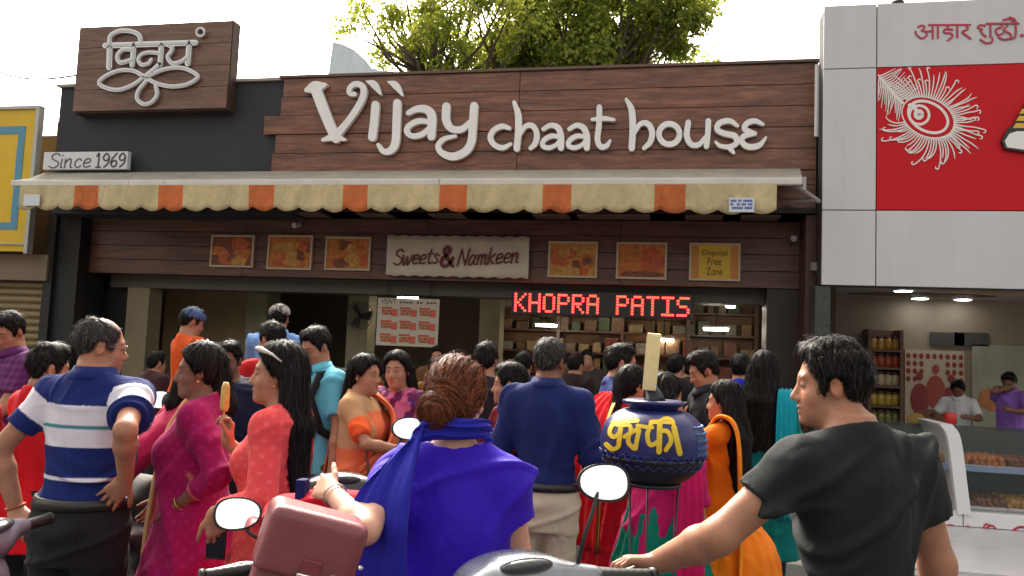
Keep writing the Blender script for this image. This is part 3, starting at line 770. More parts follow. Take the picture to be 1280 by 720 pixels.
# ---------------------------------------------------------------- the chaat house
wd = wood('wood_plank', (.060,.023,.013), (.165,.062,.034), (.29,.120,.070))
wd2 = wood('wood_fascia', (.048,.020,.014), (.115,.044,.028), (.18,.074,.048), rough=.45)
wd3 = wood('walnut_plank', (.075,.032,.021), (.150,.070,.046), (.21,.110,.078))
dark = M('dark_render', (.024,.024,.031), .7, bump=(60, .3, .006), var=(2.2, .28), stretch=(1,1,.3))
black = M('black_paint', (.009,.008,.008), .6, var=(4, .2))
whitep = M('white_letter_paint', (.80,.80,.79), .35, bump=(30, .05, .004), var=(6,.07), stretch=(1,1,.3))
steel = M('brushed_metal', (.62,.62,.63), .32, metal=.85, var=(40, .1))
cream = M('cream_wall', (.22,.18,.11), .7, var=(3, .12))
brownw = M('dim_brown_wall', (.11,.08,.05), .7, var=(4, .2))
soff = M('soffit_board', (.030,.014,.012), .6, var=(5, .2))
shop = thing('shop_building', 'dark single storey sweet shop with wood clad fascia and open front behind the crowd', 'shop building', (-3, 0, 0))
def bx(n, *a, **k): return box(n, *a, **k)
XL, XR = on(60, 250, 0)[0], on(1020, 213, 0)[0]
zt, zb = 4.70, 3.56
xw = on(345, 215, .05)[0]
bx('dark_wall', XL, xw+.25, .06, .45, zb-.5, on(300, 103, .06)[1], dark, shop)
bx('parapet_cap', XL-.04, xw+.25, .02, .5, on(300, 103, .06)[1], on(300, 103, .06)[1]+.035, M('parapet_cap', (.34,.31,.27), .7), shop)
bx('sign_backing', xw+.05, XR, .05, .5, zb-.46, zt-.01, soff, shop)
bx('soffit', XL+.3, XR, -.005, .62, 3.10, 3.16, soff, shop)
for px in (560, 690, 745, 790, 880, 950, 205, 300, 390, 470):
    xx = on(px, 268, .25)[0]; bx('soffit_panel', xx-.20, xx+.20, .10, .38, 3.085, 3.099, M('soffit_panel', (.17,.12,.10), .5), shop)
for i in range(3):
    bx('skirt_board', on(975, 250, 0)[0]-.9, XR, .0, .05, 3.10+i*.151, 3.10+i*.151+.148, wd, shop, bev=.004)
# recessed fascia boards
FX0, FX1, FY = on(102, 340, .5)[0], on(1004, 350, .5)[0], .5
fz0, fz1 = 2.36, 3.10
cuts = [FX0, FX0+2.3, FX0+4.7, FX0+7.0, FX1]
for i in range(4):
    z0 = fz0+(fz1-fz0)/4*i
    for a in range(4):
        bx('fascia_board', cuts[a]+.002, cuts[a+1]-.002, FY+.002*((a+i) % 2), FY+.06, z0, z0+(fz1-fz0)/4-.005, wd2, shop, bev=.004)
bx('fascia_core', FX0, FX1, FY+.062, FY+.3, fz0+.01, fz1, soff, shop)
bx('shutter_housing', FX0+.2, FX1-.3, FY+.31, FY+.7, fz0-.16, fz0+.25, M('shutter_housing', (.075,.06,.045), .5, var=(6, .2)), shop)
# piers
bx('left_pier', on(58, 300, .3)[0], on(100, 300, .3)[0], .30, .8, .1, 3.4, black, shop)
bx('left_recess', on(100, 400, .9)[0], on(166, 400, .9)[0], .95, 1.05, .1, 3.1, black, shop)
bx('cream_pillar', on(162, 400, .9)[0], on(189, 400, .9)[0], .82, 1.1, .1, 2.9, cream, shop)
p0, p1 = on(958, 400, .55)[0], on(1006, 400, .55)[0]
bx('brown_pier', p0, p1, .53, 1.0, .1, fz0-.004, M('brown_pier', (.030,.018,.014), .5, var=(3, .25)), shop)
bx('side_trim', on(1007, 400, .02)[0], XR+.02, .06, 1.0, .1, 3.095, wood('side_trim', (.05,.02,.014), (.08,.034,.025), (.11,.05,.036)), shop)
bx('gap_filler', XR+.021, on(1030, 180, -.35)[0]+.2, .3, .5, .1, 4.6, black, shop)
# interior
IX0, IX1, IY = on(162, 400, .9)[0]-1.5, p1+.3, 5.0
bx('floor', IX0, IX1, .3, IY, .101, .2, M('shop_floor', (.12,.105,.09), .4, var=(3, .2)), shop)
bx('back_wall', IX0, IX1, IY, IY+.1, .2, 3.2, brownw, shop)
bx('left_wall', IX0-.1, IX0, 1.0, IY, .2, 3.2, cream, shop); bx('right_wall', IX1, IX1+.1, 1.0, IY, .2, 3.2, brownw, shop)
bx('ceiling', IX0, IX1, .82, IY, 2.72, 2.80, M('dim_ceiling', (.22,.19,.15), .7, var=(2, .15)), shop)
bx('partition_wall', on(205, 400, 2.6)[0], on(345, 400, 2.6)[0], 2.6, 2.7, .2, 2.72, M('olive_wall', (.36,.28,.16), .7, var=(2, .2)), shop)
for px, Y in ((320, 2.2), (447, 2.4), (612, 3.3)): 
    xx = on(px, 400, Y)[0]; bx('column', xx-.16, xx+.16, Y, Y+.32, .2, 2.72, M('column_paint', (.27,.25,.16), .6, var=(3, .15)), shop)
for k, Y in enumerate((1.6, 2.9, 4.1)): bx('ceiling_beam', IX0+.05, IX1-.05, Y, Y+.25, 2.55, 2.719, M('beam_paint', (.2,.18,.14), .6), shop)
lamp = M('lamp_diffuser', (1,.90,.74), .5, emit=16.0)
lampc = M('cool_lamp_diffuser', (.95,.98,1.0), .5, emit=7.0)
LI = 0
for px, py, Y, wdt in ((683,407,3.6,.32),(895,412,3.2,.34),(941,380,2.0,.36),(913,383,2.4,.12),(510,372,2.4,.3),(760,372,3.9,.3),(830,425,4.6,.3)):
    xx, zz = on(px, py, Y)
    t = thing('ceiling_light', ['tube light left of the red running text above the shelves','tube light under the red running text near the brown pier','brightest tube light beside the brown pier','tiny square lamp left of the tube light by the brown pier','tube light hidden above the red and white menu board','tube light deep inside above the red sari','farthest tube light over the back shelves of the shop'][LI], 'light', (xx, Y, zz), 0, 'lamps inside the sweet shop'); LI += 1
    MB().box(xx-wdt/2-.02, xx+wdt/2+.02, Y-.05, Y+.05, zz+.02, zz+.05).make('housing', M('lamp_housing', (.6,.6,.58), .4), t)
    MB().box(xx-wdt/2, xx+wdt/2, Y-.035, Y+.035, zz-.015, zz+.019, bev=.008).make('diffuser', lamp, t)
    MB().tube([(xx, Y, zz+.05), (xx, Y, 2.72)], .008).make('hanger', black, t)
# shelves of sweets at the back
box('shelf_wall_panel', on(600, 430, 4.96)[0], on(950, 430, 4.96)[0], 4.955, 4.99, .2, 2.6, M('warm_panel', (.26,.13,.055), .5, var=(4,.2)), shop)
shf = thing('display_shelf', 'tall wooden back shelf with lit goods deep inside the sweet shop', 'shelf', (-1.5, 4.6, .2))
for xx in np.linspace(on(620, 430, 4.6)[0], on(945, 430, 4.6)[0], 5): MB().box(xx-.03, xx+.03, 4.55, 4.95, .2, 2.5).make('upright', wd3, shf)
sx0, sx1 = on(620, 430, 4.6)[0], on(945, 430, 4.6)[0]
gm = [M('pack_%d' % i, c, .4, var=(22, .5)) for i, c in enumerate([(.26,.14,.04),(.20,.05,.025),(.30,.22,.10),(.07,.09,.04),(.28,.24,.18),(.16,.09,.045)])]
for z in (.9, 1.25, 1.6, 1.95, 2.3):
    MB().box(sx0, sx1, 4.56, 4.94, z-.03, z).make('shelf_board', wd3, shf)
    mb = MB(); x = sx0+.1
    while x < sx1-.2:
        w_ = .10+.14*RNG.rand(); mb.box(x, x+w_, 4.62, 4.85, z+.001, z+.12+.13*RNG.rand(), mi=RNG.randint(6), bev=.012); x += w_+.02+.05*RNG.rand()
    g = mb.make('packets_on_shelf', gm, None); tag(g, 'row of assorted sweet packets on the %s board of the back shelf' % {.9:'lowest', 1.25:'second lowest', 1.6:'middle', 1.95:'second highest', 2.3:'highest'}[z], 'packets', kind='stuff')
# serving counter inside
ctr = thing('serving_counter', 'long glass fronted serving counter inside the shop hidden by the crowd', 'counter', (-3, 1.9, .2))
cx0, cx1 = on(400, 500, 1.8)[0], on(950, 500, 1.8)[0]
MB().box(cx0, cx1, 1.7, 2.3, .2, .75, bev=.01).make('base', M('counter_base', (.2,.05,.035), .4), ctr)
MB().box(cx0, cx1, 1.72, 1.735, .76, 1.2).make('glass_front', M('dim_glass', (.05,.07,.06), .05, alpha=.2, spec=.6), ctr)
MB().box(cx0, cx1, 1.70, 2.3, 1.2, 1.235, bev=.008).make('counter_top', M('counter_top', (.4,.38,.35), .2), ctr)
# wall fan on the column
fx, fz = on(455, 395, 2.2)
fan = thing('wall_fan', 'black pedestal style wall fan on the green column left of the menu board', 'fan', (fx, 2.2, fz))
mb = MB(); mb.tube([(fx, 2.05, fz), (fx, 2.39, fz-.02)], .035); mb.make('motor', black, fan)
mb = MB()
for r in (.07,.12,.17,.20): mb.tube([(fx+r*math.cos(a), 2.02-.03*(r < .18), fz+r*math.sin(a)) for a in np.linspace(0, 2*math.pi, 25)], .004, 5)
for a in np.linspace(0, 2*math.pi, 19): mb.tube([(fx+.03*math.cos(a), 1.99, fz+.03*math.sin(a)), (fx+.2*math.cos(a), 2.02, fz+.2*math.sin(a))], .003, 4)
mb.make('grille', black, fan)
for k in range(3):
    a = 2*math.pi*k/3; ca, sa = math.cos(a), math.sin(a)
    V = [(fx+r*ca-wv*sa, 2.05+.03*wv/.07, fz+r*sa+wv*ca) for r, wv in ((.03,-.03),(.03,.03),(.17,.07),(.17,-.05))]; V += [(x, y+.006, z) for x, y, z in V]
    mesh('blade', V, [(0,1,2,3),(7,6,5,4),(0,4,5,1),(1,5,6,2),(2,6,7,3),(3,7,4,0)], M('fan_blade', (.05,.06,.06), .4), fan)

# ---------------------------------------------------------------- wood main sign with its letters
sg = thing('shop_sign', 'long wood plank sign with white raised letters reading Vijay chaat house', 'sign', (on(680, 150, 0)[0], 0, zb))
lx = [343, 346, 331, 350, 352]; jx = on(648, 150, 0)[0]
rows = np.linspace(zb, zt, 6)
for i in range(5):
    x0 = on(lx[i], 150, 0)[0]+.06*(i-2)*0
    e = .012*(i == 2)
    bx('plank', x0, jx-.003, -e, .045, rows[i]+.002, rows[i+1]-.004, wd, sg, bev=.004); bx('plank', jx+.003, XR, .001, .045, rows[i]+.002, rows[i+1]-.004, wd, sg, bev=.004)
bx('top_trim', on(352, 100, 0)[0]-.02, XR+.02, -.03, .3, zt, zt+.03, M('sign_top_trim', (.12,.07,.05), .5), sg)
MB().tube([(XR-.005, -.03, z) for z in (3.9, 4.2, 4.5, 4.66)], .022).make('edge_lamp', whitep, sg)
A_ = lambda pts: [(320+x*.3056, y*.3056) for x, y in pts]
B_ = lambda pts: [(660+x*.3055, y*.3055) for x, y in pts]
K = .3056
LET = [
 [(A_([(206,368),(242,356),(282,346)]), [6,15,5]), (A_([(240,356),(268,430),(298,505),(326,566)]), [13,13,12.5,12]), (A_([(272,572),(318,560),(362,570)]), [4,9,4]), (A_([(318,562),(372,500),(420,430),(440,380),(432,350),(405,343),(382,360),(382,382),(402,384)]), [10,8,8,8,7.5,7,6,5.5,6])],
 [(A_([(488,428),(483,490),(474,562)]), [10,10,10]), (A_([(452,332),(482,345),(508,384)]), [2,9,3])],
 [(A_([(577,420),(574,500),(570,580),(550,615),(520,618),(500,592)]), [10,10,10,9,7,5]), (A_([(540,334),(570,348),(597,388)]), [2,9,3])],
 [(A_([(622,462),(655,446),(695,447),(718,475),(716,558)]), [6,8,10,11,10]), (A_([(712,500),(668,494),(628,512),(616,538),(640,556),(680,548),(712,520)]), [6,7,7,7,7,7,6])],
 [(A_([(778,434),(777,490),(798,525),(840,528),(876,500)]), [10,10,9,8,7]), (A_([(892,432),(886,520),(880,580),(855,620),(805,640),(760,625),(744,596),(768,568),(815,556)]), [10,10,10,10,10,8,6.5,6,4])],
 [(A_([(1036,524),(1005,516),(972,532),(958,562),(975,592),(1008,604),(1042,588)]), [5,6.5,6.5,7,7,6.5,4])],
 [(A_([(1056,418),(1072,470),(1072,540),(1066,608)]), [5,8,8,8]), (A_([(1072,560),(1100,518),(1130,514),(1148,545),(1142,585),(1122,606)]), [5,6,7,7,7,5])],
 [(B_([(62,528),(92,512),(122,522),(134,555),(134,604)]), [5,6,7.5,8,8]), (B_([(130,560),(95,556),(64,574),(60,596),(84,604),(112,594),(130,575)]), [5,6,6,6,6,5,5])],
 [(B_([(168,528),(198,512),(226,522),(240,555),(240,604)]), [5,6,7.5,8,8]), (B_([(236,560),(200,556),(170,574),(166,596),(190,604),(218,594),(236,575)]), [5,6,6,6,6,5,5])],
 [(B_([(292,438),(290,510),(284,570),(298,600),(322,595),(336,574)]), [7,7,7,7,6,3]), (B_([(262,488),(308,484),(352,489)]), [4,6,4])],
 [(B_([(402,406),(424,450),(428,530),(424,606)]), [4,8,8,8]), (B_([(428,555),(458,508),(490,506),(508,540),(500,580),(474,606)]), [5,6,7,7.5,7,5])],
 [(B_(ringpts(578, 548, 42, 42, 21)), 7)],
 [(B_([(656,500),(650,555),(668,590),(700,590),(728,558)]), [7,7.5,7,6.5,5]), (B_([(738,494),(736,545),(730,598)]), [7,7,7])],
 [(B_([(858,514),(825,494),(785,502),(774,528),(802,545),(846,556),(854,584),(824,600),(786,596),(768,580)]), [4,6.5,7,7,7,7.5,7,6,5,3]), (B_([(820,600),(832,612),(842,624)]), [6,6,4])],
 [(B_([(962,508),(928,494),(896,504),(888,528),(930,546)]), [4,6.5,7,7,5]), (B_([(928,546),(884,556),(876,580),(902,600),(946,594),(974,562)]), [5,7,7,7.5,7,3])],
]
for li, sts in enumerate(LET):
    mb = MB()
    for i, (p, wv) in enumerate(sts): stroke(mb, p, wv, -.075-.0012*i, .055)
    o = mb.make('letter', whitep, sg)

# ---------------------------------------------------------------- square logo sign
lz0, lz1 = on(190, 137, -.13)[1], on(200, 30, -.13)[1]; lx0, lx1 = on(91, 137, -.13)[0], on(286, 80, -.13)[0]
ls = thing('logo_sign', 'square raised walnut board with silver Devanagari word and looped flourish', 'sign', (lx0, -.1, lz0))
bx('box_frame', lx0-.01, lx1+.01, -.10, .055, lz0-.015, lz1+.015, M('sign_box', (.055,.032,.024), .5), ls)
for i in range(4): bx('plank', lx0, lx1, -.13-.001*(i % 2), -.101, lz0+(lz1-lz0)/4*i+.001, lz0+(lz1-lz0)/4*(i+1)-.003, wd3, ls, bev=.003)
C1 = lambda pts: [(x*.3056, y*.3056) for x, y in pts]
L1 = lambda pts: [((115+x*.1556)/.3056, (28+y*.1556)/.3056) for x, y in pts]
DV = [[(L1([(105,186),(470,174),(830,162)]), 7)],
 [(L1([(140,172),(140,260),(136,362)]), 7), (L1([(140,180),(148,110),(215,70),(310,70),(378,104),(392,172)]), 5.6)],
 [(L1([(334,180),(330,260),(322,342)]), 6.5), (L1([(324,216),(246,220),(204,272),(228,322),(318,300)]), 5.4)],
 [(L1([(558,176),(552,260),(546,342)]), 6.5), (L1([(552,250),(468,240),(400,256),(372,300),(400,340),(456,328),(474,300)]), 4.8)],
 [(L1([(780,166),(774,250),(766,332)]), 6.8), (L1([(606,178),(642,200),(634,236),(608,276),(640,326),(706,318),(764,280)]), 5.2)],
 [(L1([(546,332),(480,392),(420,440)]), 6), (L1([(420,436),(330,388),(220,386),(110,430),(56,486),(120,528),(220,540),(330,500),(420,436)]), 5), (L1([(430,444),(560,382),(690,362),(790,388),(850,440),(760,498),(640,514),(520,490),(430,444)]), 5), (L1([(432,474),(372,550),(364,618),(420,656),(484,636),(522,576),(512,510)]), 5)],
 [(L1(ringpts(872, 78, 32, 32, 15)), 3)]]
for g in DV:
    mb = MB()
    for i, (p, wv) in enumerate(g):
        q = C1(p); stroke(mb, q, wv, -.172-.0012*i, .04); 
    mb.make('letter', steel, ls)
    mb = MB()
    for i, (p, wv) in enumerate(g): stroke(mb, C1(p), wv*.5, -.1785-.0012*i, .006)
    mb.make('letter_face', M('letter_face', (.50,.50,.50), .4, metal=.3), ls)
# Since 1969 board
bx0, bz0 = on(53, 214, -.10); bx1, bz1 = on(160, 189, -.10)
s9 = thing('year_board', 'small white board reading Since 1969 on the dark wall above the awning', 'sign', (bx0, -.1, bz0))
bx('panel', bx0, bx1, -.10, -.03, bz0+.02, bz1, M('white_board', (.62,.63,.64), .4, bump=(20,.1,.005)), s9, bev=.006)
mb = MB(); ink = M('ink_grey', (.05,.055,.07), .5)
write(mb, 'Since', 60, 210, 18, 1.5, -.1035, .003, slant=.22, gap=.13, slope=-.02, wscale=1.25); write(mb, '1969', 119, 209, 17, 2.0, -.1035, .003, slant=.10, gap=.12, slope=-.02, wscale=1.2)
mb.make('lettering', ink, s9)

# ---------------------------------------------------------------- awning
aw = thing('awning', 'cream and orange striped awning with scalloped valance under the wood sign', 'awning', (-3.5, 0, 3.3))
ax0, ax1, AY = on(16, 231, -.72)[0], on(1003, 227, -.72)[0], -.72
az = on(640, 228, AY)[1]
canv = M('awning_canvas', (.27,.25,.21), .9, bump=(12, .4, .02), var=(5, .2))
n = 60; V = []; Fc = []
for i in range(n+1):
    u = i/n; xa = on(57, 218, -.02)[0]*(1-u)+on(1000, 214, -.02)[0]*u; xb = ax0*(1-u)+ax1*u
    for (x, y, z) in ((xa, -.03, 3.565), ((xa+xb)/2, -.38, (3.565+az+.04)/2-.025-.01*math.sin(i*.9)), (xb, AY-.01, az+.035)):
        V += [(x, y, z), (x, y, z-.008)]
for i in range(n):
    b = i*6
    for a in (0, 2): Fc += [(b+a, b+a+2, b+a+8, b+a+6), (b+a+1, b+a+7, b+a+9, b+a+3)]
mesh('canopy', V, Fc, canv, aw, smooth=True)
mb = MB(); jj = [ax0, on(163, 228, AY)[0], on(207, 228, AY)[0], on(550, 228, AY)[0], ax1]
for a, b in zip(jj[:-1], jj[1:]): mb.box(a+.002, b-.002, AY-.035, AY+.03, az-.035, az+.034, bev=.012)
mb.make('front_bar', M('bar_white', (.62,.60,.55), .45, var=(3, .12)), aw)
MB().box(ax1-.001, ax1+.03, AY-.04, AY+.03, az-.09, az+.04, bev=.006).make('end_cap', M('cap_grey', (.35,.34,.33), .5), aw)
for px in (140, 560, 985):
    x = on(px, 245, -.3)[0]; mb = MB(); mb.tube([(x, .0, 3.2), (x+.28, -.36, 3.16), (x+.02, AY+.03, az-.03)], .022); mb.make('folding_arm', M('arm_paint', (.3,.28,.25), .5), aw)
stripes = [(92,122),(197,228),(310,342),(428,459),(549,583),(678,714),(818,857)]
vm = [M('valance_cream', (.55,.46,.26), .9, bump=(22, .8, .03), var=(4.5, .22), stretch=(1,1,.4)), M('valance_orange', (.55,.15,.045), .9, bump=(22, .8, .03), var=(4.5, .28), stretch=(1,1,.4))]
edges = [24]
for a, b in stripes: edges += [a, b]
edges.append(971); nsc = 31
def val_panel(pa, pb, mi, lab=None):
    xa, xb = on(pa, 245, AY-.04)[0], on(pb, 245, AY-.04)[0]; m_ = max(4, int((xb-xa)/.022)); V = []; Fc = []
    x00, x11 = on(24, 245, AY)[0], on(971, 245, AY)[0]
    for i in range(m_+1):
        x = xa+(xb-xa)*i/m_; ph = (x-x00)/(x11-x00)*nsc; drop = .235+.052*abs(math.sin(math.pi*ph))**.8+.006*math.sin(x*3.1)
        for j in range(6):
            t = j/5; z = az-.03-drop*t*1.0; y = AY-.036-.010*math.sin(x*9+1.3*math.sin(x*3.7))*t-.008*math.sin(x*31+t*3)*t+.01*t
            V += [(x, y, z), (x, y+.006, z)]
    for i in range(m_):
        for j in range(5):
            a = i*12+j*2; Fc += [(a, a+2, a+14, a+12), (a+1, a+13, a+15, a+3)]
        a = i*12+10; Fc.append((a, a+1, a+13, a+12))
    mesh('valance_stripe' if mi else 'valance_panel', V, Fc, vm[mi], aw, smooth=True)
for i in range(len(edges)-1): val_panel(edges[i], edges[i+1], i % 2)
for (pa, pb, qa, qb) in ((29, 50, 243, 257), (911, 943, 247, 265)):
    xa, za = on(pa, qb, AY-.065); xb, zb_ = on(pb, qa, AY-.065)
    st = bx('sticker', xa, xb, AY-.066, AY-.060, za, zb_, M('sticker', (.62,.66,.70), .5), aw)
    if pa > 500:
        mb = MB(); dx = (xb-xa)/16
        for r in range(3):
            for c in range(14):
                if RNG.rand() > .25: mb.box(xa+dx*(1+c), xa+dx*(1.8+c), AY-.0685, AY-.0662, za+(zb_-za)*(.2+.25*r), za+(zb_-za)*(.36+.25*r))
        mb.make('sticker_print', M('sticker_blue', (.06,.10,.42), .5), st)
# ---------------------------------------------------------------- framed pictures on the fascia
frm = M('frame_cream', (.52,.42,.29), .45)
pics = [(265,294,316,334),(336,294,389,337),(408,296,462,338),(686,302,746,347),(771,303,833,349),(862,304,925,351)]
names = ['leftmost framed fried snack picture on the wood fascia under the awning','framed orange snack picture second from the left on the fascia','framed snack picture just left of the Sweets and Namkeen banner','framed golden snack picture just right of the Sweets and Namkeen banner','framed picture of two orange mounds beside the yellow notice','yellow framed notice reading Disposal Free Zone near the brown pier']
foodm = [M('food_orange', (.50,.16,.03), .6, var=(16,.5)), M('food_gold', (.52,.26,.05), .6, var=(18,.45)), M('food_brown', (.20,.06,.025), .6, var=(12,.5)), M('food_red', (.50,.10,.03), .6, var=(20,.4)), M('notice_yellow', (.66,.42,.03), .5), M('notice_orange', (.55,.22,.04), .5, var=(10,.2))]
for i, (a, b, c, d) in enumerate(pics):
    PY = FY-.03; x0, z1 = on(a, b, PY); x1, z0 = on(c, d, PY); z1 = on((a+c)/2, b, PY)[1]; z0 = on((a+c)/2, d, PY)[1]
    t = thing('framed_notice' if i == 5 else 'framed_picture', names[i], 'notice' if i == 5 else 'picture', (x0, PY, z0), 0, None if i == 5 else 'framed food pictures on the fascia')
    mb = MB(); f_ = .022; mb.box(x0, x1, PY-.012, FY-.001, z0, z0+f_).box(x0, x1, PY-.012, FY-.001, z1-f_, z1).box(x0, x0+f_, PY-.0125, FY-.001, z0+f_, z1-f_).box(x1-f_, x1, PY-.0125, FY-.001, z0+f_, z1-f_)
    mb.make('frame', frm, t)
    bx('print', x0+f_, x1-f_, PY, FY-.002, z0+f_, z1-f_, foodm[[2,0,0,1,0,4][i]], t)
    mb = MB(); xa, xb, za, zb_ = x0+f_+.004, x1-f_-.004, z0+f_+.004, z1-f_-.004
    def blob(u, v, ru, rv, k, mi):
        m_ = 14; pts = [(xa+(xb-xa)*min(1, max(0, u+ru*math.cos(q)*(1+.15*math.sin(3*q+k)))), za+(zb_-za)*min(1, max(0, v+rv*math.sin(q)*(1+.12*math.sin(4*q+2*k))))) for q in np.linspace(0, 2*math.pi, m_, endpoint=False)]
        y = PY-.0012-.0007*k; mb.add([(x, y, z) for x, z in pts], [tuple(range(m_))], mi)
    if i < 5:
        r = np.random.RandomState(40+i)
        if i == 4: blob(.28,.45,.26,.42,0,0); blob(.72,.48,.27,.44,1,3); blob(.5,.08,.5,.10,2,2)
        else:
            for k in range(11): blob(.1+.8*r.rand(), .1+.7*r.rand(), .10+.16*r.rand(), .10+.16*r.rand(), k, int(r.randint(4)))
    else:
        bx('border_stripe', xa, xa+(xb-xa)*.16, PY-.002, PY-.0003, za, zb_, foodm[5], t); bx('border_stripe', xb-(xb-xa)*.16, xb, PY-.002, PY-.0003, za, zb_, foodm[5], t)
        for j, s_ in enumerate(('Disposal', 'Free', 'Zone')):
            w_ = (xb-xa)*(.54, .30, .34)[j]; text('lettering', s_, (xa+xb)/2-w_/2, (xa+xb)/2+w_/2, za+(zb_-za)*(.70-.30*j), PY-.004, M('notice_ink', (.06,.03,.02), .6), t, h=.085)
    if i < 5: mb.make('food_print', foodm, t)
# Sweets & Namkeen banner
PY = FY-.09
q = [(484,294),(662,296),(661,348),(482,344)]
bn = thing('banner', 'cream banner reading Sweets & Namkeen in dark red brush script on the fascia', 'sign', (on(570, 348, PY)[0], PY, 2.4))
(xa, za), (xb, zb_) = on(482, 346, PY), on(662, 295, PY); zt_ = on(572, 295, PY)[1]; zl_ = on(572, 346, PY)[1]
V = []; m_ = 50
for i in range(m_+1):
    x = xa+(xb-xa)*i/m_
    for j in range(7):
        t_ = j/6; e = .008*math.sin(i*1.35)*(1 if j in (0, 6) else 0); V.append((x, PY+.006*math.sin(i*.5+j)+.004*math.sin(i*1.3), zl_+(zt_-zl_)*t_+e))
nv = len(V); V += [(x, y+.01, z) for x, y, z in V]
Fc = [(i*7+j, (i+1)*7+j, (i+1)*7+j+1, i*7+j+1) for i in range(m_) for j in range(6)]; Fc += [tuple(nv+v for v in f[::-1]) for f in Fc]
Fc += [(i*7, i*7+nv, (i+1)*7+nv, (i+1)*7) for i in range(m_)]+[(i*7+6, (i+1)*7+6, (i+1)*7+6+nv, i*7+6+nv) for i in range(m_)]
mesh('sheet', V, Fc, M('banner_cream', (.60,.54,.43), .7, var=(4, .12)), bn, smooth=True)
bx('backing_board', xa+.02, xb-.02, PY+.03, FY-.004, zl_+.03, zt_-.03, soff, bn)
mb = MB(); write(mb, 'Sweets', 491, 331, 19, 2.1, PY-.018, .004, slant=.22, gap=.045, slope=-.03); mb.make('lettering', M('brush_red', (.13,.012,.012), .5), bn)
mb = MB(); write(mb, '&', 550, 333, 25, 4.4, PY-.018, .004, slant=.1); mb.make('ampersand', M('brush_red', (.13,.012,.012), .5), bn)
mb = MB(); write(mb, 'Namkeen', 571, 332, 20, 2.3, PY-.018, .004, slant=.22, gap=.07, slope=-.05); mb.make('lettering', M('brush_red', (.13,.012,.012), .5), bn)
# LED text
PY = .62
PY = .62
led = thing('led_sign', 'black running text display glowing red with KHOPRA PATIS under the fascia', 'sign', (on(750, 395, PY)[0], PY, 2.1))
x0, x1 = on(643, 378, PY)[0], on(862, 382, PY)[0]; z0, z1 = on(752, 393, PY)[1], on(752, 368.5, PY)[1]
bx('housing', x0-.03, x1+.03, PY+.005, PY+.08, z0-.03, z1+.03, M('led_housing', (.01,.01,.011), .4), led, bev=.006)
for xx in (x0+.2, x1-.2): MB().tube([(xx, PY+.05, z1+.025), (xx, PY+.05, 2.45)], .01).make('hanger', black, led)
G5 = {'K':'1000110010101001100010100100101000 1','H':'10001100011000111111100011000110001','O':'01110100011000110001100011000101110','P':'11110100011000111110100001000010000','R':'11110100011000111110101001001010001','A':'01110100011000111111100011000110001','T':'11111001000010000100001000010000100','I':'11111001000010000100001000010011111','S':'01111100001000001110000010000111110'}
G5['K'] = '10001100101010011000101001001010001'
redl = M('led_red', (1.0,.03,.02), .5, emit=2.6); txt = 'KHOPRA PATIS'; ncol = 12*6-1; cw = (x1-x0)/ncol; chh = (z1-z0)/7
for i, ch in enumerate(txt):
    if ch == ' ': continue
    mb = MB()
    for r in range(7):
        for c in range(5):
            if G5[ch][r*5+c] == '1':
                xx = x0+(i*6+c+.5)*cw; zz = z1-(r+.5)*chh; mb.box(xx-cw*.44, xx+cw*.44, PY-.004, PY+.004, zz-chh*.34, zz+chh*.34)
    mb.make('letter', redl, led)
# menu board
PY = .75; x0, x1 = on(471, 402, PY)[0], on(548, 402, PY)[0]; z0, z1 = on(510, 433, PY)[1], on(510, 373, PY)[1]
mn = thing('menu_board', 'hanging white menu board with red priced snack pictures in three rows', 'menu board', (x0, PY, z0))
bx('panel', x0, x1, PY, PY+.025, z0, z1, M('menu_white', (.50,.46,.37), .5), mn, bev=.004)
for xx in (x0+.12, x1-.12): MB().tube([(xx, PY+.012, z1-.01), (xx, PY+.012, 2.5)], .006).make('hanging_cord', black, mn)
W_, H_ = x1-x0, z1-z0
text('lettering', 'VIJAY', x0+W_*.05, x0+W_*.30, z0+H_*.88, PY-.002, M('menu_ink', (.05,.03,.03), .5), mn)
mb = MB(); [mb.box(x0+W_*(.36+.055*i), x0+W_*(.40+.055*i), PY-.0025, PY-.0005, z0+H_*.895, z0+H_*.93) for i in range(11) if i not in (4, 7)]; mb.make('small_print', M('menu_ink', (.05,.03,.03), .5), mn)
mr = M('menu_red', (.5,.06,.03), .5, var=(60,.3)); mp2 = M('menu_food', (.32,.20,.07), .6, var=(50,.6)); mtag = M('menu_tag', (.58,.10,.06), .5)
for r in range(3):
    for c in range(3):
        u, v = x0+W_*(.06+.31*c), z0+H_*(.62-.28*r)
        pl = []
        mb = MB()
        for k in range(2):
            for a in range(5):
                mb.ball((u+W_*(.035+.045*a), PY-.002, v+H_*(.05+.06*k)), (W_*.03, .006, H_*.035), 7, mi=(a+k+c) % 2)
        mb.make('snack_picture', [mp2, mr], mn)
        bx('snack_name', u, u+W_*.18, PY-.0022, PY-.0004, v+H_*.15, v+H_*.19, mr, mn)
        bx('price_tag', u+W_*.19, u+W_*.27, PY-.010, PY-.0004, v, v+H_*.15, mtag, mn)
# spotlight cameras on the fascia
for px, py, lb in ((371, 281, 'small white camera hanging under the awning between the snack pictures'), (991, 297, 'small white camera on the fascia near the right pier')):
    x, z = on(px, py, .42); t = thing('security_camera', lb, 'camera', (x, .42, z), 0, 'cameras on the shop front')
    MB().tube([(x, .35, z-.02), (x+.02, .46, z+.01)], [.035,.03], 10).make('camera_body', M('cam_white', (.5,.48,.45), .4), t)
    MB().tube([(x+.01, .43, z+.01), (x+.01, .5, z+.05)], .012).make('bracket', M('cam_white', (.5,.48,.45), .4), t)

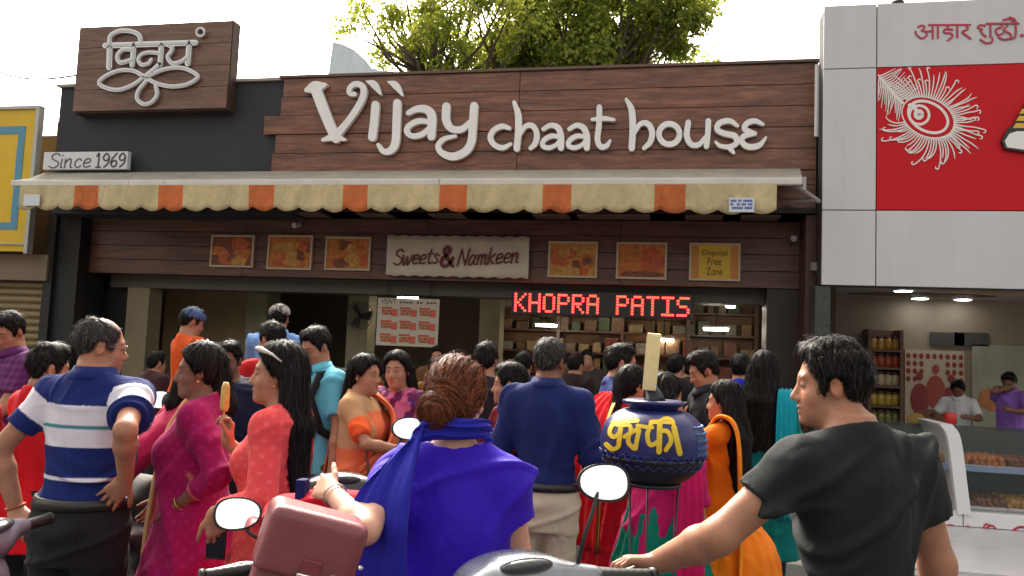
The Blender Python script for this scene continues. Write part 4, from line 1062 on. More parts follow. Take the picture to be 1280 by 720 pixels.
# ---------------------------------------------------------------- left neighbour
lsx = on(34, 250, .02)[0]
ln = thing('neighbour_shop', 'neighbouring shop at the left edge with closed slatted shutter and tan beam', 'shop building', (-9.5, .3, 0))
bx('tan_beam', -13, on(58, 340, .2)[0], .2, .5, on(30, 350, .2)[1], on(30, 318, .2)[1], M('tan_beam', (.20,.15,.10), .7, var=(3,.15)), ln)
bx('dark_jamb', on(52, 400, .24)[0]-.02, on(60, 400, .24)[0], .24, .9, .1, 4.3, black, ln)
zz0, zz1 = .1, on(30, 350, .25)[1]; sh_me = None; nsl = 22
for i in range(nsl):
    hgt = (zz1-zz0)/nsl; z = zz0+i*hgt
    if sh_me is None:
        prof = [(.0,0),(-.03,.25),(-.035,.5),(-.03,.75),(0,1)]; xa, xb = -12.5, on(52, 400, .24)[0]-.03
        V = [(x, .40+y, t*hgt*.97) for x in (xa, xb) for y, t in prof]; Fc = [(j, 5+j, 6+j, j+1) for j in range(4)]
        o = mesh('shutter_slat', V, Fc, M('shutter_tan', (.24,.18,.09), .5, metal=.2, var=(3,.15)), ln); sh_me = o.data; o.location.z += z-0; base = o.location.copy()
    else:
        o = bpy.data.objects.new('shutter_slat', sh_me); COL.objects.link(o); o.parent = ln; o.location = (base[0], base[1], base[2]+z-zz0)
bx('wall_behind', -13, on(60, 400, .5)[0], .52, .6, .1, 4.2, soff, ln)
ys = thing('yellow_sign', 'yellow shop sign with blue inner frame at the left edge', 'sign', (-9.6, 0, 2.7))
YY = -.05; x1 = on(40, 220, YY)[0]; z1 = on(20, 137, YY)[1]; z0 = on(20, 314, YY)[1]; yl = M('sign_yellow', (.66,.42,.012), .45, var=(3,.08)); bl = M('sign_blue', (.08,.25,.38), .45, var=(3,.1))
bx('panel', -12.5, x1, YY, YY+.06, z0, z1, yl, ys)
fx1 = on(29, 200, YY)[0]; fz1_ = on(20, 158, YY)[1]; fz0_ = on(20, 287, YY)[1]
mb = MB(); mb.box(fx1-.10, fx1, YY-.008, YY-.001, fz0_, fz1_).box(-12.5, fx1-.10, YY-.008, YY-.001, fz1_-.10, fz1_).box(-12.5, fx1-.10, YY-.008, YY-.001, fz0_, fz0_+.09); mb.make('inner_frame', bl, ys)
mb = MB(); mb.box(x1-.001, x1+.05, YY-.03, YY+.06, z0-.03, z1+.04).box(-12.5, x1, YY-.03, YY+.06, z1, z1+.04).box(-12.5, x1-.002, YY-.028, YY-.001, z0+.08, z0+.10); mb.make('edge_trim', M('sign_trim', (.42,.42,.38), .4, metal=.3), ys)
# cable at the upper left
t = MB(); a, b = A3(at(-20, 82, 12)), A3((lx0, -.1, on(95, 94, -.1)[1])); t.tube([a+(b-a)*u-np.array([0,0,.12*math.sin(math.pi*u)]) for u in np.linspace(0, 1, 14)], .012, 6)
tag(t.make('overhead_cable', black), 'thin black cable running from the left edge to the logo sign', 'cable')
# pale roof structure behind the sign
mb = MB(); YB = 3.5; pts = [on(px, py, YB) for px, py in ((408,110),(416,52),(428,55),(443,62),(456,74),(464,86),(478,88),(520,92),(520,110))]; n = len(pts)
mb.add([(x, YB, z) for x, z in pts]+[(x, YB+1.6, z) for x, z in pts], [tuple(range(n)), tuple(range(2*n-1, n-1, -1))]+[(i, (i+1) % n, n+(i+1) % n, n+i) for i in range(n)])
tag(mb.make('rooftop_shed', M('pale_sheet', (.62,.72,.76), .5, var=(2,.1), stretch=(4,1,1))), 'pale blue grey curved sheet metal shed on the roof behind the sign', 'shed')
bx('roof_slab', XL, XR+.0, .5, 5.2, 3.9, 4.05, dark, shop); bx('rear_wall', XL, XR, 5.1, 5.2, 3.2, 3.9, dark, shop)

# ---------------------------------------------------------------- right neighbour
rs = thing('sweet_shop_building', 'white panelled shop on the right with open front and lit ceiling', 'shop building', (2.5, -.35, 0))
WY = -.35; wp = M('white_panel', (.56,.56,.58), .30, var=(2.4, .07), spec=.5, stretch=(1,1,.18), bump=(1.4,.10,.02))
c0, c1, c2 = on(1028, 180, WY)[0], on(1095.5, 180, WY)[0], 6.0
r0, r1, r2, r3 = on(1150, 359, WY)[1], on(1150, 263, WY)[1], on(1150, 83, WY)[1], on(1150, 2, WY)[1]
g = .008
for xa, xb, za, zb_ in ((c0,c1,r0,r1),(c1,c2,r0,r1),(c0,c1,r1,r2),(c0,c1,r2,r3),(c1,c2,r2,r3)):
    bx('wall_panel', xa+g*.6, xb-g*.6, WY, WY+.03, za+g*.6, zb_-g*.6, wp, rs, bev=.003)
bx('panel_backing', c0+.01, c2, WY+.031, WY+.3, r0+.01, r3-.02, M('joint_grey', (.05,.05,.055), .8), rs)
rp = bx('red_panel', c1+g*.6, c2-g, WY, WY+.03, r1+g*.6, r2-g*.6, M('sign_red', (.56,.008,.016), .5, var=(2,.04), spec=.2), rs, bev=.003)
# feather emblem
D = lambda x, y: (1000+x*.3057, y*.3057)
mb = MB(); mw = M('print_white', (.78,.76,.74), .5)
def ovl(cx, cy, rx, ry, ang, n=25): return [D(cx+rx*math.cos(t)*math.cos(ang)-ry*math.sin(t)*math.sin(ang), cy+rx*math.cos(t)*math.sin(ang)+ry*math.sin(t)*math.cos(ang)) for t in np.linspace(0, 2*math.pi, n)]
yk = [WY-.004]
def fs(p, w_): yk[0] -= .00006; stroke(mb, p, w_, yk[0], .0035)
fs(ovl(524, 480, 112, 78, .42), 1.6); fs(ovl(524, 478, 86, 58, .48), 3.4); fs(ovl(488, 470, 40, 38, 0), 3.2); fs(ovl(486, 468, 10, 10, 0, 13), 7)
fs([D(448,430),D(466,432),D(474,450)], 4.5)
r = np.random.RandomState(8)
for a in np.linspace(-2.75, 2.35, 64):
    ca, sa = math.cos(a+.42), math.sin(a+.42); rx, ry = 116, 82
    b0 = (524+rx*math.cos(a)*math.cos(.42)-ry*math.sin(a)*math.sin(.42), 480+rx*math.cos(a)*math.sin(.42)+ry*math.sin(a)*math.cos(.42))
    ln_ = 60+75*r.rand(); dx, dy = math.cos(a+.42), math.sin(a+.42); bend = (.35+.5*r.rand())*(1 if dy > -.2 else -.4)
    p = [b0]; an = math.atan2(dy, dx*1.3)
    for k in range(5):
        an += bend*.16*(1+k*.35) if dx < .6 else .10*r.randn(); p.append((p[-1][0]+ln_/5*math.cos(an), p[-1][1]+ln_/5*math.sin(an)))
    if r.rand() < .4: p.append((p[-1][0]+10*math.cos(an+1.4), p[-1][1]+10*math.sin(an+1.4))); p.append((p[-1][0]+8*math.cos(an+2.8), p[-1][1]+8*math.sin(an+2.8)))
    p = [(max(318, x), max(278, y)) for x, y in p]
    fs([D(*q) for q in p], [1.9]+[1.5]*(len(p)-2)+[.6])
fs([D(320,306),D(350,340),D(385,385),D(420,420)], [1.5,2.4,3,3.5])
for k in range(14):
    t = k/13; bx_, by_ = 325+90*t, 312+95*t
    fs([D(bx_,by_),D(bx_+30,by_-14),D(bx_+62+20*r.rand(),max(280,by_-34-26*r.rand()))], [1.8,1.4,.6]); fs([D(bx_,by_),D(bx_-4,by_+36),D(max(320,bx_-22+18*r.rand()),by_+74+40*r.rand())], [1.8,1.4,.6])
mb.make('feather_print', mw, rp)
# Devanagari line in red
mb = MB(); rm = M('print_red', (.45,.03,.07), .5)
L2 = lambda pts: [((135+x*.1133)/.3057, (15+y*.1133)/.3057) for x, y in pts]
dv = [(L2(p), w_) for p, w_ in [([(230,142),(460,141),(690,140)], 2.6), ([(112,166),(158,146),(186,172),(150,204)], 2.8), ([(150,204),(202,220),(204,262),(152,290),(98,254),(82,214)], 2.8), ([(196,214),(270,210)], 2.4), ([(272,142),(276,292)], 2.8), ([(332,142),(332,286)], 2.8),
 ([(442,142),(440,184)], 2.8), ([(492,192),(412,188),(402,226),(472,234),(492,268),(440,310)], 2.8), ([(546,142),(546,276)], 2.8), ([(642,142),(662,186),(602,214),(626,244),(692,290)], 2.8),
 ([(852,150),(800,142),(772,168),(822,192)], 2.6), ([(800,196),(824,240),(862,268)], 2.8), ([(912,126),(912,270)], 2.8), ([(866,126),(1040,125),(1226,124)], 2.6), ([(800,302),(862,340),(930,328),(932,284)], 2.6),
 ([(1042,126),(1040,160),(972,190),(994,250),(1056,232)], 2.6), ([(1100,150),(1062,196),(1130,240),(1132,288),(1050,300),(1000,276)], 2.6), ([(1192,124),(1190,262),(1152,292)], 2.8), ([(1194,122),(1132,72),(1052,86)], 2.6), ([(1198,116),(1176,76),(1122,56)], 2.4), ([(1256,254),(1270,256)], 4)]]
for i, (p, w_) in enumerate(dv):
    if w_: stroke(mb, [D(*q) for q in p], w_*.85, WY-.006-.0004*i, .006)
mb.make('lettering', rm, rs)
# part of the emblem cut by the right frame edge
mb = MB(); ek = M('emblem_black', (.012,.012,.012), .4); ew = M('emblem_white', (.8,.8,.78), .4); ey = M('emblem_yellow', (.7,.42,.03), .4)
ol = ringpts(1268, 172, 15, 17, 20)
sheet(mb, [(1256,186),(1252,176),(1258,164),(1268,154),(1276,140),(1284,126),(1296,126),(1306,150),(1306,190),(1280,190)], WY-.04, .035, 0)
sheet(mb, [(1259,184),(1256,176),(1262,167),(1271,164),(1300,164),(1300,186),(1280,187)], WY-.044, .0035, 1)
for k in range(3): sheet(mb, [(1266+4*k,160-9*k),(1270+4*k,154-9*k),(1300,154-9*k),(1300,160-9*k)], WY-.0445-.0004*k, .004, 2)
mb.make('emblem', [ek, ew, ey], rs)
MB().tube([(on(1122, 2, WY+.1)[0], WY+.1, r3), (on(1122, 2, WY+.1)[0], WY+.1, r3+.05)], .06, 10).make('roof_lamp', black, rs)
# interior
gx0, gx1 = on(1019, 390, WY+.05)[0], on(1038, 390, WY+.05)[0]
bx('granite_pier', gx0, gx1, WY+.05, .8, .1, r0-.004, M('granite', (.035,.045,.04), .3, var=(40, .6)), rs)
RC = r0+.18
bx('ceiling', gx0, c2, WY+.31, 3.6, RC, RC+.08, M('pale_ceiling', (.30,.28,.25), .6), rs)
mb = MB()
for k, (px, Y, a, b_) in enumerate(((1105,1.2,.75,.25),(1240,1.7,.8,.3),(1150,2.6,.9,.25))):
    x = on(px, 390, Y)[0]; m_ = 24; mb.add([(x+a*math.cos(t), Y+b_*math.sin(t), RC-.004-.003*k) for t in np.linspace(0, 2*math.pi, m_, endpoint=False)], [tuple(range(m_))], k)
mb.make('ceiling_mural', [M('ceil_brown', (.10,.05,.04), .6), M('ceil_ochre', (.35,.20,.05), .6), M('ceil_umber', (.13,.07,.05), .6)], rs)
RY = 3.2
bx('back_wall', gx0, c2, RY, RY+.1, .1, RC, M('beige_wall', (.24,.19,.13), .7, var=(2,.1)), rs)
bx('side_wall', gx0, gx0+.1, .81, RY, .1, RC, cream, rs)
bx('floor', gx0, c2, WY+.1, RY, .101, .16, tile, rs)
for px, lb in ((1185, 0), (1215, 1)):
    x, z = on(px, 425, RY-.02); 
    bx('wall_vent', x-.22, x+.2, RY-.03, RY-.001, z-.08, z+.10, M('vent_dark', (.05,.045,.04), .6), rs)
k = 0
for px, py, lb in ((1129,363,'nearest round ceiling lamp of the white shop'),(1184,378,'middle small ceiling lamp of the white shop'),(1055,396,'leftmost ceiling lamp beside the granite pier'),(1270,411,'long ceiling lamp at the right edge of the white shop')):
    d = at(px, py, 1)-CAM; tt = (RC-.02-CAM[2])/d[2]; p = CAM+tt*d
    p[1] = min(p[1], RY-.3)
    t = thing('ceiling_light', lb, 'light', (p[0], p[1], RC-.02), 0, 'lamps in the white shop')
    MB().lathe((p[0], p[1], RC-.03), [(.10,.0),(.13,.005),(.13,.025)], 20).make('rim', whitep, t)
    MB().lathe((p[0], p[1], RC-.036), [(.06,.0),(.098,.002),(.098,.006)], 20).make('diffuser', lampc, t)
# jar shelf
jx0, jx1 = on(1086, 470, RY-.3)[0], on(1126, 470, RY-.3)[0]; JY = RY-.35
js = thing('jar_shelf', 'narrow dark wooden shelf stacked with snack jars beside the mural', 'shelf', (jx0, JY, .16))
bx('back_panel', jx0, jx1, RY-.04, RY-.002, .16, on(1105, 412, JY)[1], wd3, js)
for x in (jx0, jx1): bx('upright', x-.02, x+.02, JY, RY-.041, .16, on(1105, 412, JY)[1], wd3, js)
jl = []
for i, py in enumerate((437, 459, 482, 507, 530)):
    z = on(1105, py, JY)[1]; bx('shelf_board', jx0+.021, jx1-.021, JY, RY-.041, z-.03, z, wd3, js)
    cols = [('amber', (.45,.22,.05)), ('red', (.40,.07,.03)), ('pale', (.50,.42,.25)), ('yellow', (.50,.34,.06)), ('olive', (.22,.22,.07))]
    nmz = ['top', 'second', 'third', 'fourth', 'lowest'][i]
    base_t = None
    for j in range(4):
        x = jx0+.06+(jx1-jx0-.12)*(j+.0)/3; t = thing('snack_jar', '%s %s snack jar on the %s board of the jar shelf' % (('leftmost','second from left','third from left','rightmost')[j], cols[i][0], nmz), 'jar', (x, JY+.12, z), 0, 'snack jars on the %s board' % nmz)
        MB().lathe((x, JY+.12, z+.001), [(.05,0),(.058,.01),(.058,.13),(.045,.15)], 12).make('jar_body', M('jar_'+cols[i][0], cols[i][1], .2, var=(30,.4)), t, smooth=True)
        MB().lathe((x, JY+.12, z+.152), [(.046,0),(.05,.002),(.05,.03),(.046,.034)], 12).make('lid', M('jar_lid', (.10,.05,.03), .4), t)
# mural
mx0, mx1 = on(1131, 480, RY-.02)[0], on(1205, 480, RY-.02)[0]; mz0, mz1 = on(1168, 535, RY-.02)[1], on(1168, 438, RY-.02)[1]
mu = thing('wall_mural', 'cream wall print with red lattice and dark red seated figures behind the counter', 'mural', (mx0, RY-.02, mz0))
bx('panel', mx0, mx1, RY-.03, RY-.001, mz0, mz1, M('mural_cream', (.42,.34,.24), .6), mu)
mb = MB(); W_, H_ = mx1-mx0, mz1-mz0; PYm = RY-.032
for i in range(9):
    for j in range(4):
        u, v = (i+.5)/9, .62+.1*j
        if abs(u-.5) < .26-.07*j and j < 3: continue
        m_ = 6; mb.add([(mx0+W_*(u+.042*math.cos(a)), PYm, mz0+H_*(v+.040*math.sin(a))) for a in np.linspace(0, 2*math.pi, m_, endpoint=False)], [tuple(range(m_))], 0)
def fig(cx, hy, s_, mi):
    mb.ball((mx0+W_*cx, PYm-.004, mz0+H_*hy), (.045*s_, .006, .06*s_), 10, mi); mb.ball((mx0+W_*cx, PYm-.003, mz0+H_*(hy-.30)), (.12*s_, .006, .22*s_), 12, mi)
fig(.25,.66,1,0); fig(.52,.76,1.05,1); fig(.78,.64,1,0)
mb.ball((mx0+W_*.45, PYm-.005, mz0+H_*.14), (.34*W_, .006, .10*H_), 12, 2); mb.ball((mx0+W_*.2, PYm-.009, mz0+H_*.10), (.16*W_, .004, .08*H_), 12, 3)
mb.make('mural_print', [M('mural_red', (.20,.02,.02), .6), M('mural_maroon', (.28,.05,.03), .6), M('mural_brown', (.16,.05,.03), .6), M('mural_gold', (.45,.28,.05), .6)], mu)
px0 = on(1215, 470, RY-.02)[0]
ph = thing('wall_poster', 'pale poster on the beige wall behind the man in purple shirt', 'poster', (px0, RY-.02, mz0))
bx('panel', px0, px0+1.1, RY-.03, RY-.001, mz0, mz1+.1, M('poster_grey', (.27,.26,.19), .5, var=(2,.3)), ph)
MB().ball((px0+.28, RY-.035, mz0+.42), (.22, .008, .16), 14).make('poster_dish', M('poster_orange', (.40,.14,.03), .5, var=(9,.4)), ph)
# glass display counter
CY = -.62; zc0, zc1, zc2 = on(1240, 684, CY)[1], on(1240, 642, CY)[1], on(1240, 540, CY)[1]
kx0, kx1 = on(1060, 600, CY)[0], 5.0; kd = on(1204, 600, CY)[0]
dc = thing('display_counter', 'white based glass display counter with red scroll in front of the white shop', 'counter', (kx0, CY, zc0))
bx('base', kx0, kd-.004, CY, CY+.75, .16, zc1, M('counter_white', (.72,.72,.74), .3), dc, bev=.006)
bx('base', kd+.004, kx1, CY, CY+.75, .16, zc1, M('counter_white', (.72,.72,.74), .3), dc, bev=.006)
gl = M('counter_glass', (.10,.13,.13), .04, alpha=.15, spec=.7)
bx('glass_front', kx0, kx1, CY+.03, CY+.038, zc1+.002, zc2, gl, dc)
bx('glass_top', kx0, kx1, CY+.03, CY+.7, zc2+.001, zc2+.012, gl, dc)
bx('rear_panel', kx0, kx1, CY+.69, CY+.72, zc1+.002, zc2-.002, M('rear_panel', (.055,.065,.055), .5), dc)
bx('inner_shelf', kx0, kx1, CY+.1, CY+.68, (zc1+zc2)/2, (zc1+zc2)/2+.012, M('shelf_glass', (.55,.62,.66), .1), dc)
bx('shelf_edge', kx0, kx1, CY+.085, CY+.099, (zc1+zc2)/2-.01, (zc1+zc2)/2+.045, M('shelf_edge', (.28,.36,.55), .3), dc)
mb = MB(); pr = []
for t in np.linspace(0, 1, 12): pr.append((kd-.05-.10*(1-t)**2+.02, CY-.03+.0*t, zc1-.02+(zc2-zc1+.06)*t))
prof = spline([(kd+.02, zc1-.02), (kd-.005, zc1+.2), (kd-.06, zc2-.08), (kd-.13, zc2+.05)], 6)
V = []; 
for x, z in prof: V += [(x-.075, CY-.03, z), (x+.035, CY-.03, z), (x+.035, CY+.7, z), (x-.075, CY+.7, z)]
m_ = len(prof); Fc = [(i*4+a, i*4+(a+1) % 4, (i+1)*4+(a+1) % 4, (i+1)*4+a) for i in range(m_-1) for a in range(4)]+[(0,3,2,1),(m_*4-4, m_*4-3, m_*4-2, m_*4-1)]
mesh('curved_divider', V, Fc, M('counter_white', (.72,.72,.74), .3), dc)
mb = MB(); sr = M('scroll_red', (.42,.02,.04), .4); E_ = lambda x, y: (1000+x*.5416, 330+y*.5416); ek_ = 0
for p, w_ in (([(330,606),(352,604),(372,622),(396,630),(420,618),(440,604),(452,612),(440,620)], [2,3,4,4,3,2.5,2,1.5]), ([(420,620),(450,636),(480,626),(500,610),(516,608),(530,620),(515,632),(502,624)], [2,3,4,3,3,3,2.5,2]), ([(372,622),(386,606),(396,612),(388,618)], [3,2.5,2,1.5]), ([(440,604),(430,600),(424,608)], 2), ([(530,620),(560,636),(590,620),(600,606)], 3)):
    ek_ += 1; stroke(mb, [E_(*q) for q in p], w_, CY-.004-.0005*ek_, .0035)
mb.make('scroll_print', sr, dc)
bx('plinth', kx0-.1, kx1, CY-1.75, WY+.09, .0, .155, tile, rs)
ti = 0
DL = {}
for row, z in enumerate((zc1+.004, (zc1+zc2)/2+.014)):
    for j in range(7):
        x = kx0+.3+j*.42
        if abs(x-kd+.03) < .2: x += .08
        nm = ('lower', 'upper')[row]
        t = thing('sweet_tray', '%s sweets tray in the glass counter, %s of the white divider' % (nm, ('second to the left','next on the left','next on the right','second to the right','third to the right','fourth to the right','fifth to the right')[j]), 'tray', (x, CY+.35, z), 0, 'sweet trays on the %s level of the glass counter' % nm)
        MB().box(x-.18, x+.18, CY+.14, CY+.6, z, z+.03, bev=.005).make('pan', steel if (j+row) % 2 else M('tray_white', (.6,.6,.58), .4), t)
        mb = MB(); r = np.random.RandomState(70+ti)
        for a in range(6):
            for b in range(6):
                for c in range(2): mb.ball((x-.14+.056*a+.01*r.randn(), CY+.18+.075*b+.01*r.randn(), z+.045+.035*c), .034, 7)
        mb.make('sweets', foodm[(1,3,2,1,0,2,1)[(j+2*row) % 7]], t, smooth=True)['kind'] = 'stuff'; ti += 1
x, z = on(1180, 530, .1)
t = MB(); t.lathe((x, -.1, zc2+.013), [(.04,0),(.05,.01),(.055,.11),(.05,.115)], 14); tag(t.make('red_cup', M('cup_red', (.5,.02,.02), .4), smooth=True), 'small red cup on the glass counter beside the white divider', 'cup')

# ---------------------------------------------------------------- trees behind
bark = M('bark', (.09,.07,.05), .9, bump=(30,.8,.03), var=(8,.3))
def leafmat(name, c):
    mt = M(name, c, .55, var=(2.5,.45), spec=.3); b = mt.node_tree.nodes['Principled BSDF']; b.inputs['Transmission Weight'].default_value = 0
    n = mt.node_tree; tr = n.nodes.new('ShaderNodeBsdfTranslucent'); tr.inputs[0].default_value = (c[0]*2.6, c[1]*2.4, c[2]*1.2, 1); mxs = n.nodes.new('ShaderNodeMixShader'); mxs.inputs[0].default_value = .45
    out = n.nodes['Material Output']; n.links.new(b.outputs[0], mxs.inputs[1]); n.links.new(tr.outputs[0], mxs.inputs[2]); n.links.new(mxs.outputs[0], out.inputs[0]); return mt
lf = leafmat('leaf', (.105,.14,.026)); lf2 = leafmat('young_leaf', (.21,.245,.055))
def tree(label, base, pts, seed, lm, nleaf=70, rad=.75, leaf=.16):
    t = thing('tree', label, 'tree', base); r = np.random.RandomState(seed); base = A3(base)
    top_ = A3([base[0], base[1], 5.2]); mb = MB(); mb.tube([base, base+[.1,.05,2.5], top_], [.24,.19,.15], 10)
    ctrs = []
    for p in pts:
        p = A3(p); m_ = (top_+p)/2+r.randn(3)*.25; mb.tube([top_-[0,0,.3], m_, p], [.10,.06,.015], 7); ctrs.append(p)
        for k in range(4):
            q = p+r.randn(3)*A3([.8,.7,.6]); mb.tube([m_, (m_+q)/2+r.randn(3)*.15, q], [.045,.03,.01], 5); ctrs.append(q)
    mb.make('trunk', bark, t, smooth=True)
    V = []; Fc = []
    C_ = []
    for c in ctrs:
        n_ = r.randint(int(nleaf*.5), int(nleaf*1.5)); sp = rad*(.45+.5*r.rand()); d = r.randn(n_, 3); d /= np.linalg.norm(d, axis=1)[:, None]; C_.append(c+d*(sp*r.rand(n_)**.5)[:, None]*A3([1,1,.75]))
    C_ = np.vstack(C_); n_ = len(C_)
    a = r.randn(n_, 3); a[:, 2] -= .5; a /= np.linalg.norm(a, axis=1)[:, None]; b = np.cross(a, r.randn(n_, 3)); b /= np.linalg.norm(b, axis=1)[:, None]; L_ = leaf*(.6+.7*r.rand(n_))[:, None]
    V = np.stack([C_, C_+a*L_*.5+b*L_*.24, C_+a*L_, C_+a*L_*.5-b*L_*.24], 1).reshape(-1, 3); Q = np.arange(n_*4).reshape(-1, 4)
    mesh('crown', V, Q, lm, t, mids=(r.rand(n_) < .35).astype(int))
def tp(px, py, Y): x, z = on(px, py, Y); return (x, Y+RNG.randn()*.5, z)
T1 = [(690,60),(730,20),(780,30),(815,20),(822,52),(770,60),(720,66),(650,40),(660,5),(760,-10),(800,-15),(700,-25),(640,70),(800,66),(610,20),(836,36),(740,45),(640,92),(680,90),(720,92),(760,88),(800,84),(660,70),(700,45),(620,60)]
tree('large leafy tree rising behind the right half of the wood sign', (on(720, 200, 9)[0], 9, 0), [tp(a, b, 9) for a, b in T1], 3, [lf, lf2], 400, .8, .14)
T2 = [(492,48),(506,60),(530,40),(540,70),(560,30),(520,85),(575,60),(590,10),(550,0),(600,80),(620,50),(505,25),(545,88),(580,90),(525,70)]
tree('thinner pale leaved tree behind the middle of the sign beside the shed', (on(560, 200, 7.5)[0], 7.5, 0), [tp(a, b, 7.5) for a, b in T2], 5, [lf2, lf], 190, .55, .11)
# ================================================================== scooters
rub = M('tyre_rubber', (.012,.012,.012), .8, bump=(60,.3,.004)); blk = M('black_plastic', (.014,.014,.015), .45, bump=(120,.1,.002)); chrome = M('chrome', (.7,.7,.7), .15, metal=1)
mirr = M('mirror_glass', (.92,.95,.95), .03, metal=1); seatm = M('seat_vinyl', (.014,.013,.013), .5, bump=(90,.25,.003))
def scooter(label, X, Y, rz, paint, sc=1.0, steer=0.0, mirrors=(1, -1), msize=1.0, mz=1.19, mx=.25, tilt=14, grp='scooters parked in front of the shop'):
    t = thing('scooter', label, 'scooter', (X, Y, 0), rz, grp); k = sc
    def sm(name, prims, lo, hi, mt, h=.012, kk=.03, cuts=(), parent=None):
        Fd = Field(A3(lo)*k, A3(hi)*k, h)
        for p in prims: Fd.add(p, k=kk)
        for c in cuts: Fd.sub(c, k=.01)
        V, Q = Fd.mesh(1); return smesh(name, V, Q, mt, parent or t)
    c = lambda a, b, ra, rb=None: cap(A3(a)*k, A3(b)*k, ra*k, (ra if rb is None else rb)*k); e = lambda a, r, Rm=None: ell(A3(a)*k, A3(r)*k, Rm)
    for y in (.62, -.60):
        w_ = MB(); pr = []
        for a in np.linspace(0, 2*math.pi, 25): pr.append((0, y*k+.20*k*math.cos(a), .25*k+.20*k*math.sin(a)))
        w_.tube(pr, .05*k, 10, cap=False); wh = w_.make('wheel', rub, t, True, True)
        w_ = MB(); w_.tube([(-.03*k, y*k, .25*k), (.03*k, y*k, .25*k)], .155*k, 20); w_.make('rim', M('rim_grey', (.2,.2,.21), .4, metal=.6), wh, True)
    sm('body_panel', [c((0,-.25,.52), (0,-.78,.62), .15,.10), c((0,-.1,.40), (0,-.5,.48), .14,.15), c((-.1,-.2,.27), (-.1,.25,.27), .06), c((.1,-.2,.27), (.1,.25,.27), .06), c((0,.30,.30), (0,.40,.86), .12,.10), e((0,.36,.60), (.20,.07,.27))], (-.3,-.95,.15), (.3,.6,1.0), paint)
    sm('front_mudguard', [e((0,.60,.36), (.075,.24,.15))], (-.1,.3,.2), (.1,.9,.56), paint, cuts=[e((0,.62,.25), (.2,.215,.215))])
    sm('seat', [c((0,-.02,.74), (0,-.62,.79), .10,.09), e((0,-.3,.75), (.145,.40,.055))], (-.2,-.85,.6), (.2,.2,.95), seatm, kk=.05)
    cs = math.cos(steer); sn = math.sin(steer)
    def st(p): x, y, z = p; y -= .36; return (x*cs-y*sn, x*sn+y*cs+.36, z)
    hd = thing('handlebar', None, None, (0,0,0)) if False else None
    Rz = rot(steer)
    ck = sm('handlebar_cowl', [e(st((0,.40,.975)), (.155,.10,.070), Rz), c(st((-.09,.355,.985)), st((-.19,.33,.985)), .042,.026), c(st((.09,.355,.985)), st((.19,.33,.985)), .042,.026), e(st((0,.44,.92)), (.10,.08,.09), Rz)], (-.32,.1,.78), (.32,.65,1.1), paint, h=.008, kk=.03)
    sm('speedometer', [e(st((0,.340,1.022)), (.075,.040,.020), Rz@rot(0, R(-22)))], (-.2,.2,.9), (.2,.5,1.1), M('dial_grey', (.06,.065,.07), .18), h=.007, parent=ck)
    sm('headlight', [e(st((0,.50,.955)), (.085,.04,.05), Rz)], (-.2,.3,.8), (.2,.7,1.1), M('headlamp', (.5,.52,.54), .1, coat=.5), h=.008, parent=ck)
    for sg in (-1, 1):
        w_ = MB(); a, b = A3(st((sg*.185,.33,.985)))*k, A3(st((sg*.345,.30,.975)))*k
        pts = [a+(b-a)*u for u in np.linspace(0, 1, 17)]; w_.tube(pts, [(.0175+.002*(i % 2))*k for i in range(17)], 12); w_.tube([b, b+(b-a)*.08], .022*k, 12); w_.make('grip', blk, t, True, True)
        w_ = MB(); w_.tube([A3(st((sg*.17,.355,.985)))*k, A3(st((sg*.24,.39,.982)))*k, A3(st((sg*.35,.375,.965)))*k], [.009*k,.006*k,.007*k], 7); w_.make('brake_lever', M('lever_metal', (.35,.35,.36), .35, metal=.8), t, True, True)
        if sg in mirrors:
            w_ = MB(); a = A3(st((sg*.145,.34,1.0)))*k; b = A3(st((sg*(mx-.035),.335,mz-.055)))*k; w_.tube([a, (a+b)/2+[0,0,.012], b, A3(st((sg*mx,.36,mz)))*k], .0055*k, 7)
            mo = w_.make('mirror', blk, t, True, True); Rm = rot(-rz*.0, R(-tilt)); cc = A3(st((sg*mx,.345,mz)))*k
            w_ = MB(); n = 28; rx, ry = .066*k*msize, .046*k*msize
            ringp = lambda f, y: [cc+Rm@A3([f*rx*math.copysign(abs(math.cos(q))**.85, math.cos(q)), y, f*ry*math.copysign(abs(math.sin(q))**.85, math.sin(q))*(1+.12*sg*math.cos(q))]) for q in np.linspace(0, 2*math.pi, n, endpoint=False)]
            V = ringp(.94, .0)+ringp(1.06, -.004)+ringp(1.08, .006)+ringp(.75, .03); w_.add(V, [(i*n+j, i*n+(j+1) % n, (i+1)*n+(j+1) % n, (i+1)*n+j) for i in range(3) for j in range(n)]+[tuple(range(3*n, 4*n))]); w_.make('shell', blk, mo, True, True)
            w_ = MB(); w_.add(ringp(.955, -.0015), [tuple(range(n))]); w_.make('glass', mirr, mo, True)
    sm('tail_light', [e((0,-.86,.64), (.07,.03,.035))], (-.1,-.95,.55), (.1,-.75,.72), M('tail_red', (.4,.01,.01), .2), h=.01)
    w_ = MB(); w_.tube([A3((.16,-.45,.28))*k, A3((.17,-.85,.36))*k], [.04*k,.05*k], 12); w_.make('exhaust', M('exhaust_dark', (.05,.05,.05), .4, metal=.6), t, True, True)
    w_ = MB(); [w_.tube([A3((s_*.08,-.15,.24))*k, A3((s_*.14,-.22,.006))*k], .012*k, 7) for s_ in (-1, 1)]; w_.make('stand', blk, t, True)
    return t
def sc_at(px, Z, th, sc=1.0, y=.36):
    """root of a scooter whose steering head is seen at px at distance Z"""
    p = at(px, 430, Z); rz = heading(px)+R(th); return p[0]+math.sin(rz)*y*sc, p[1]-math.cos(rz)*y*sc, rz
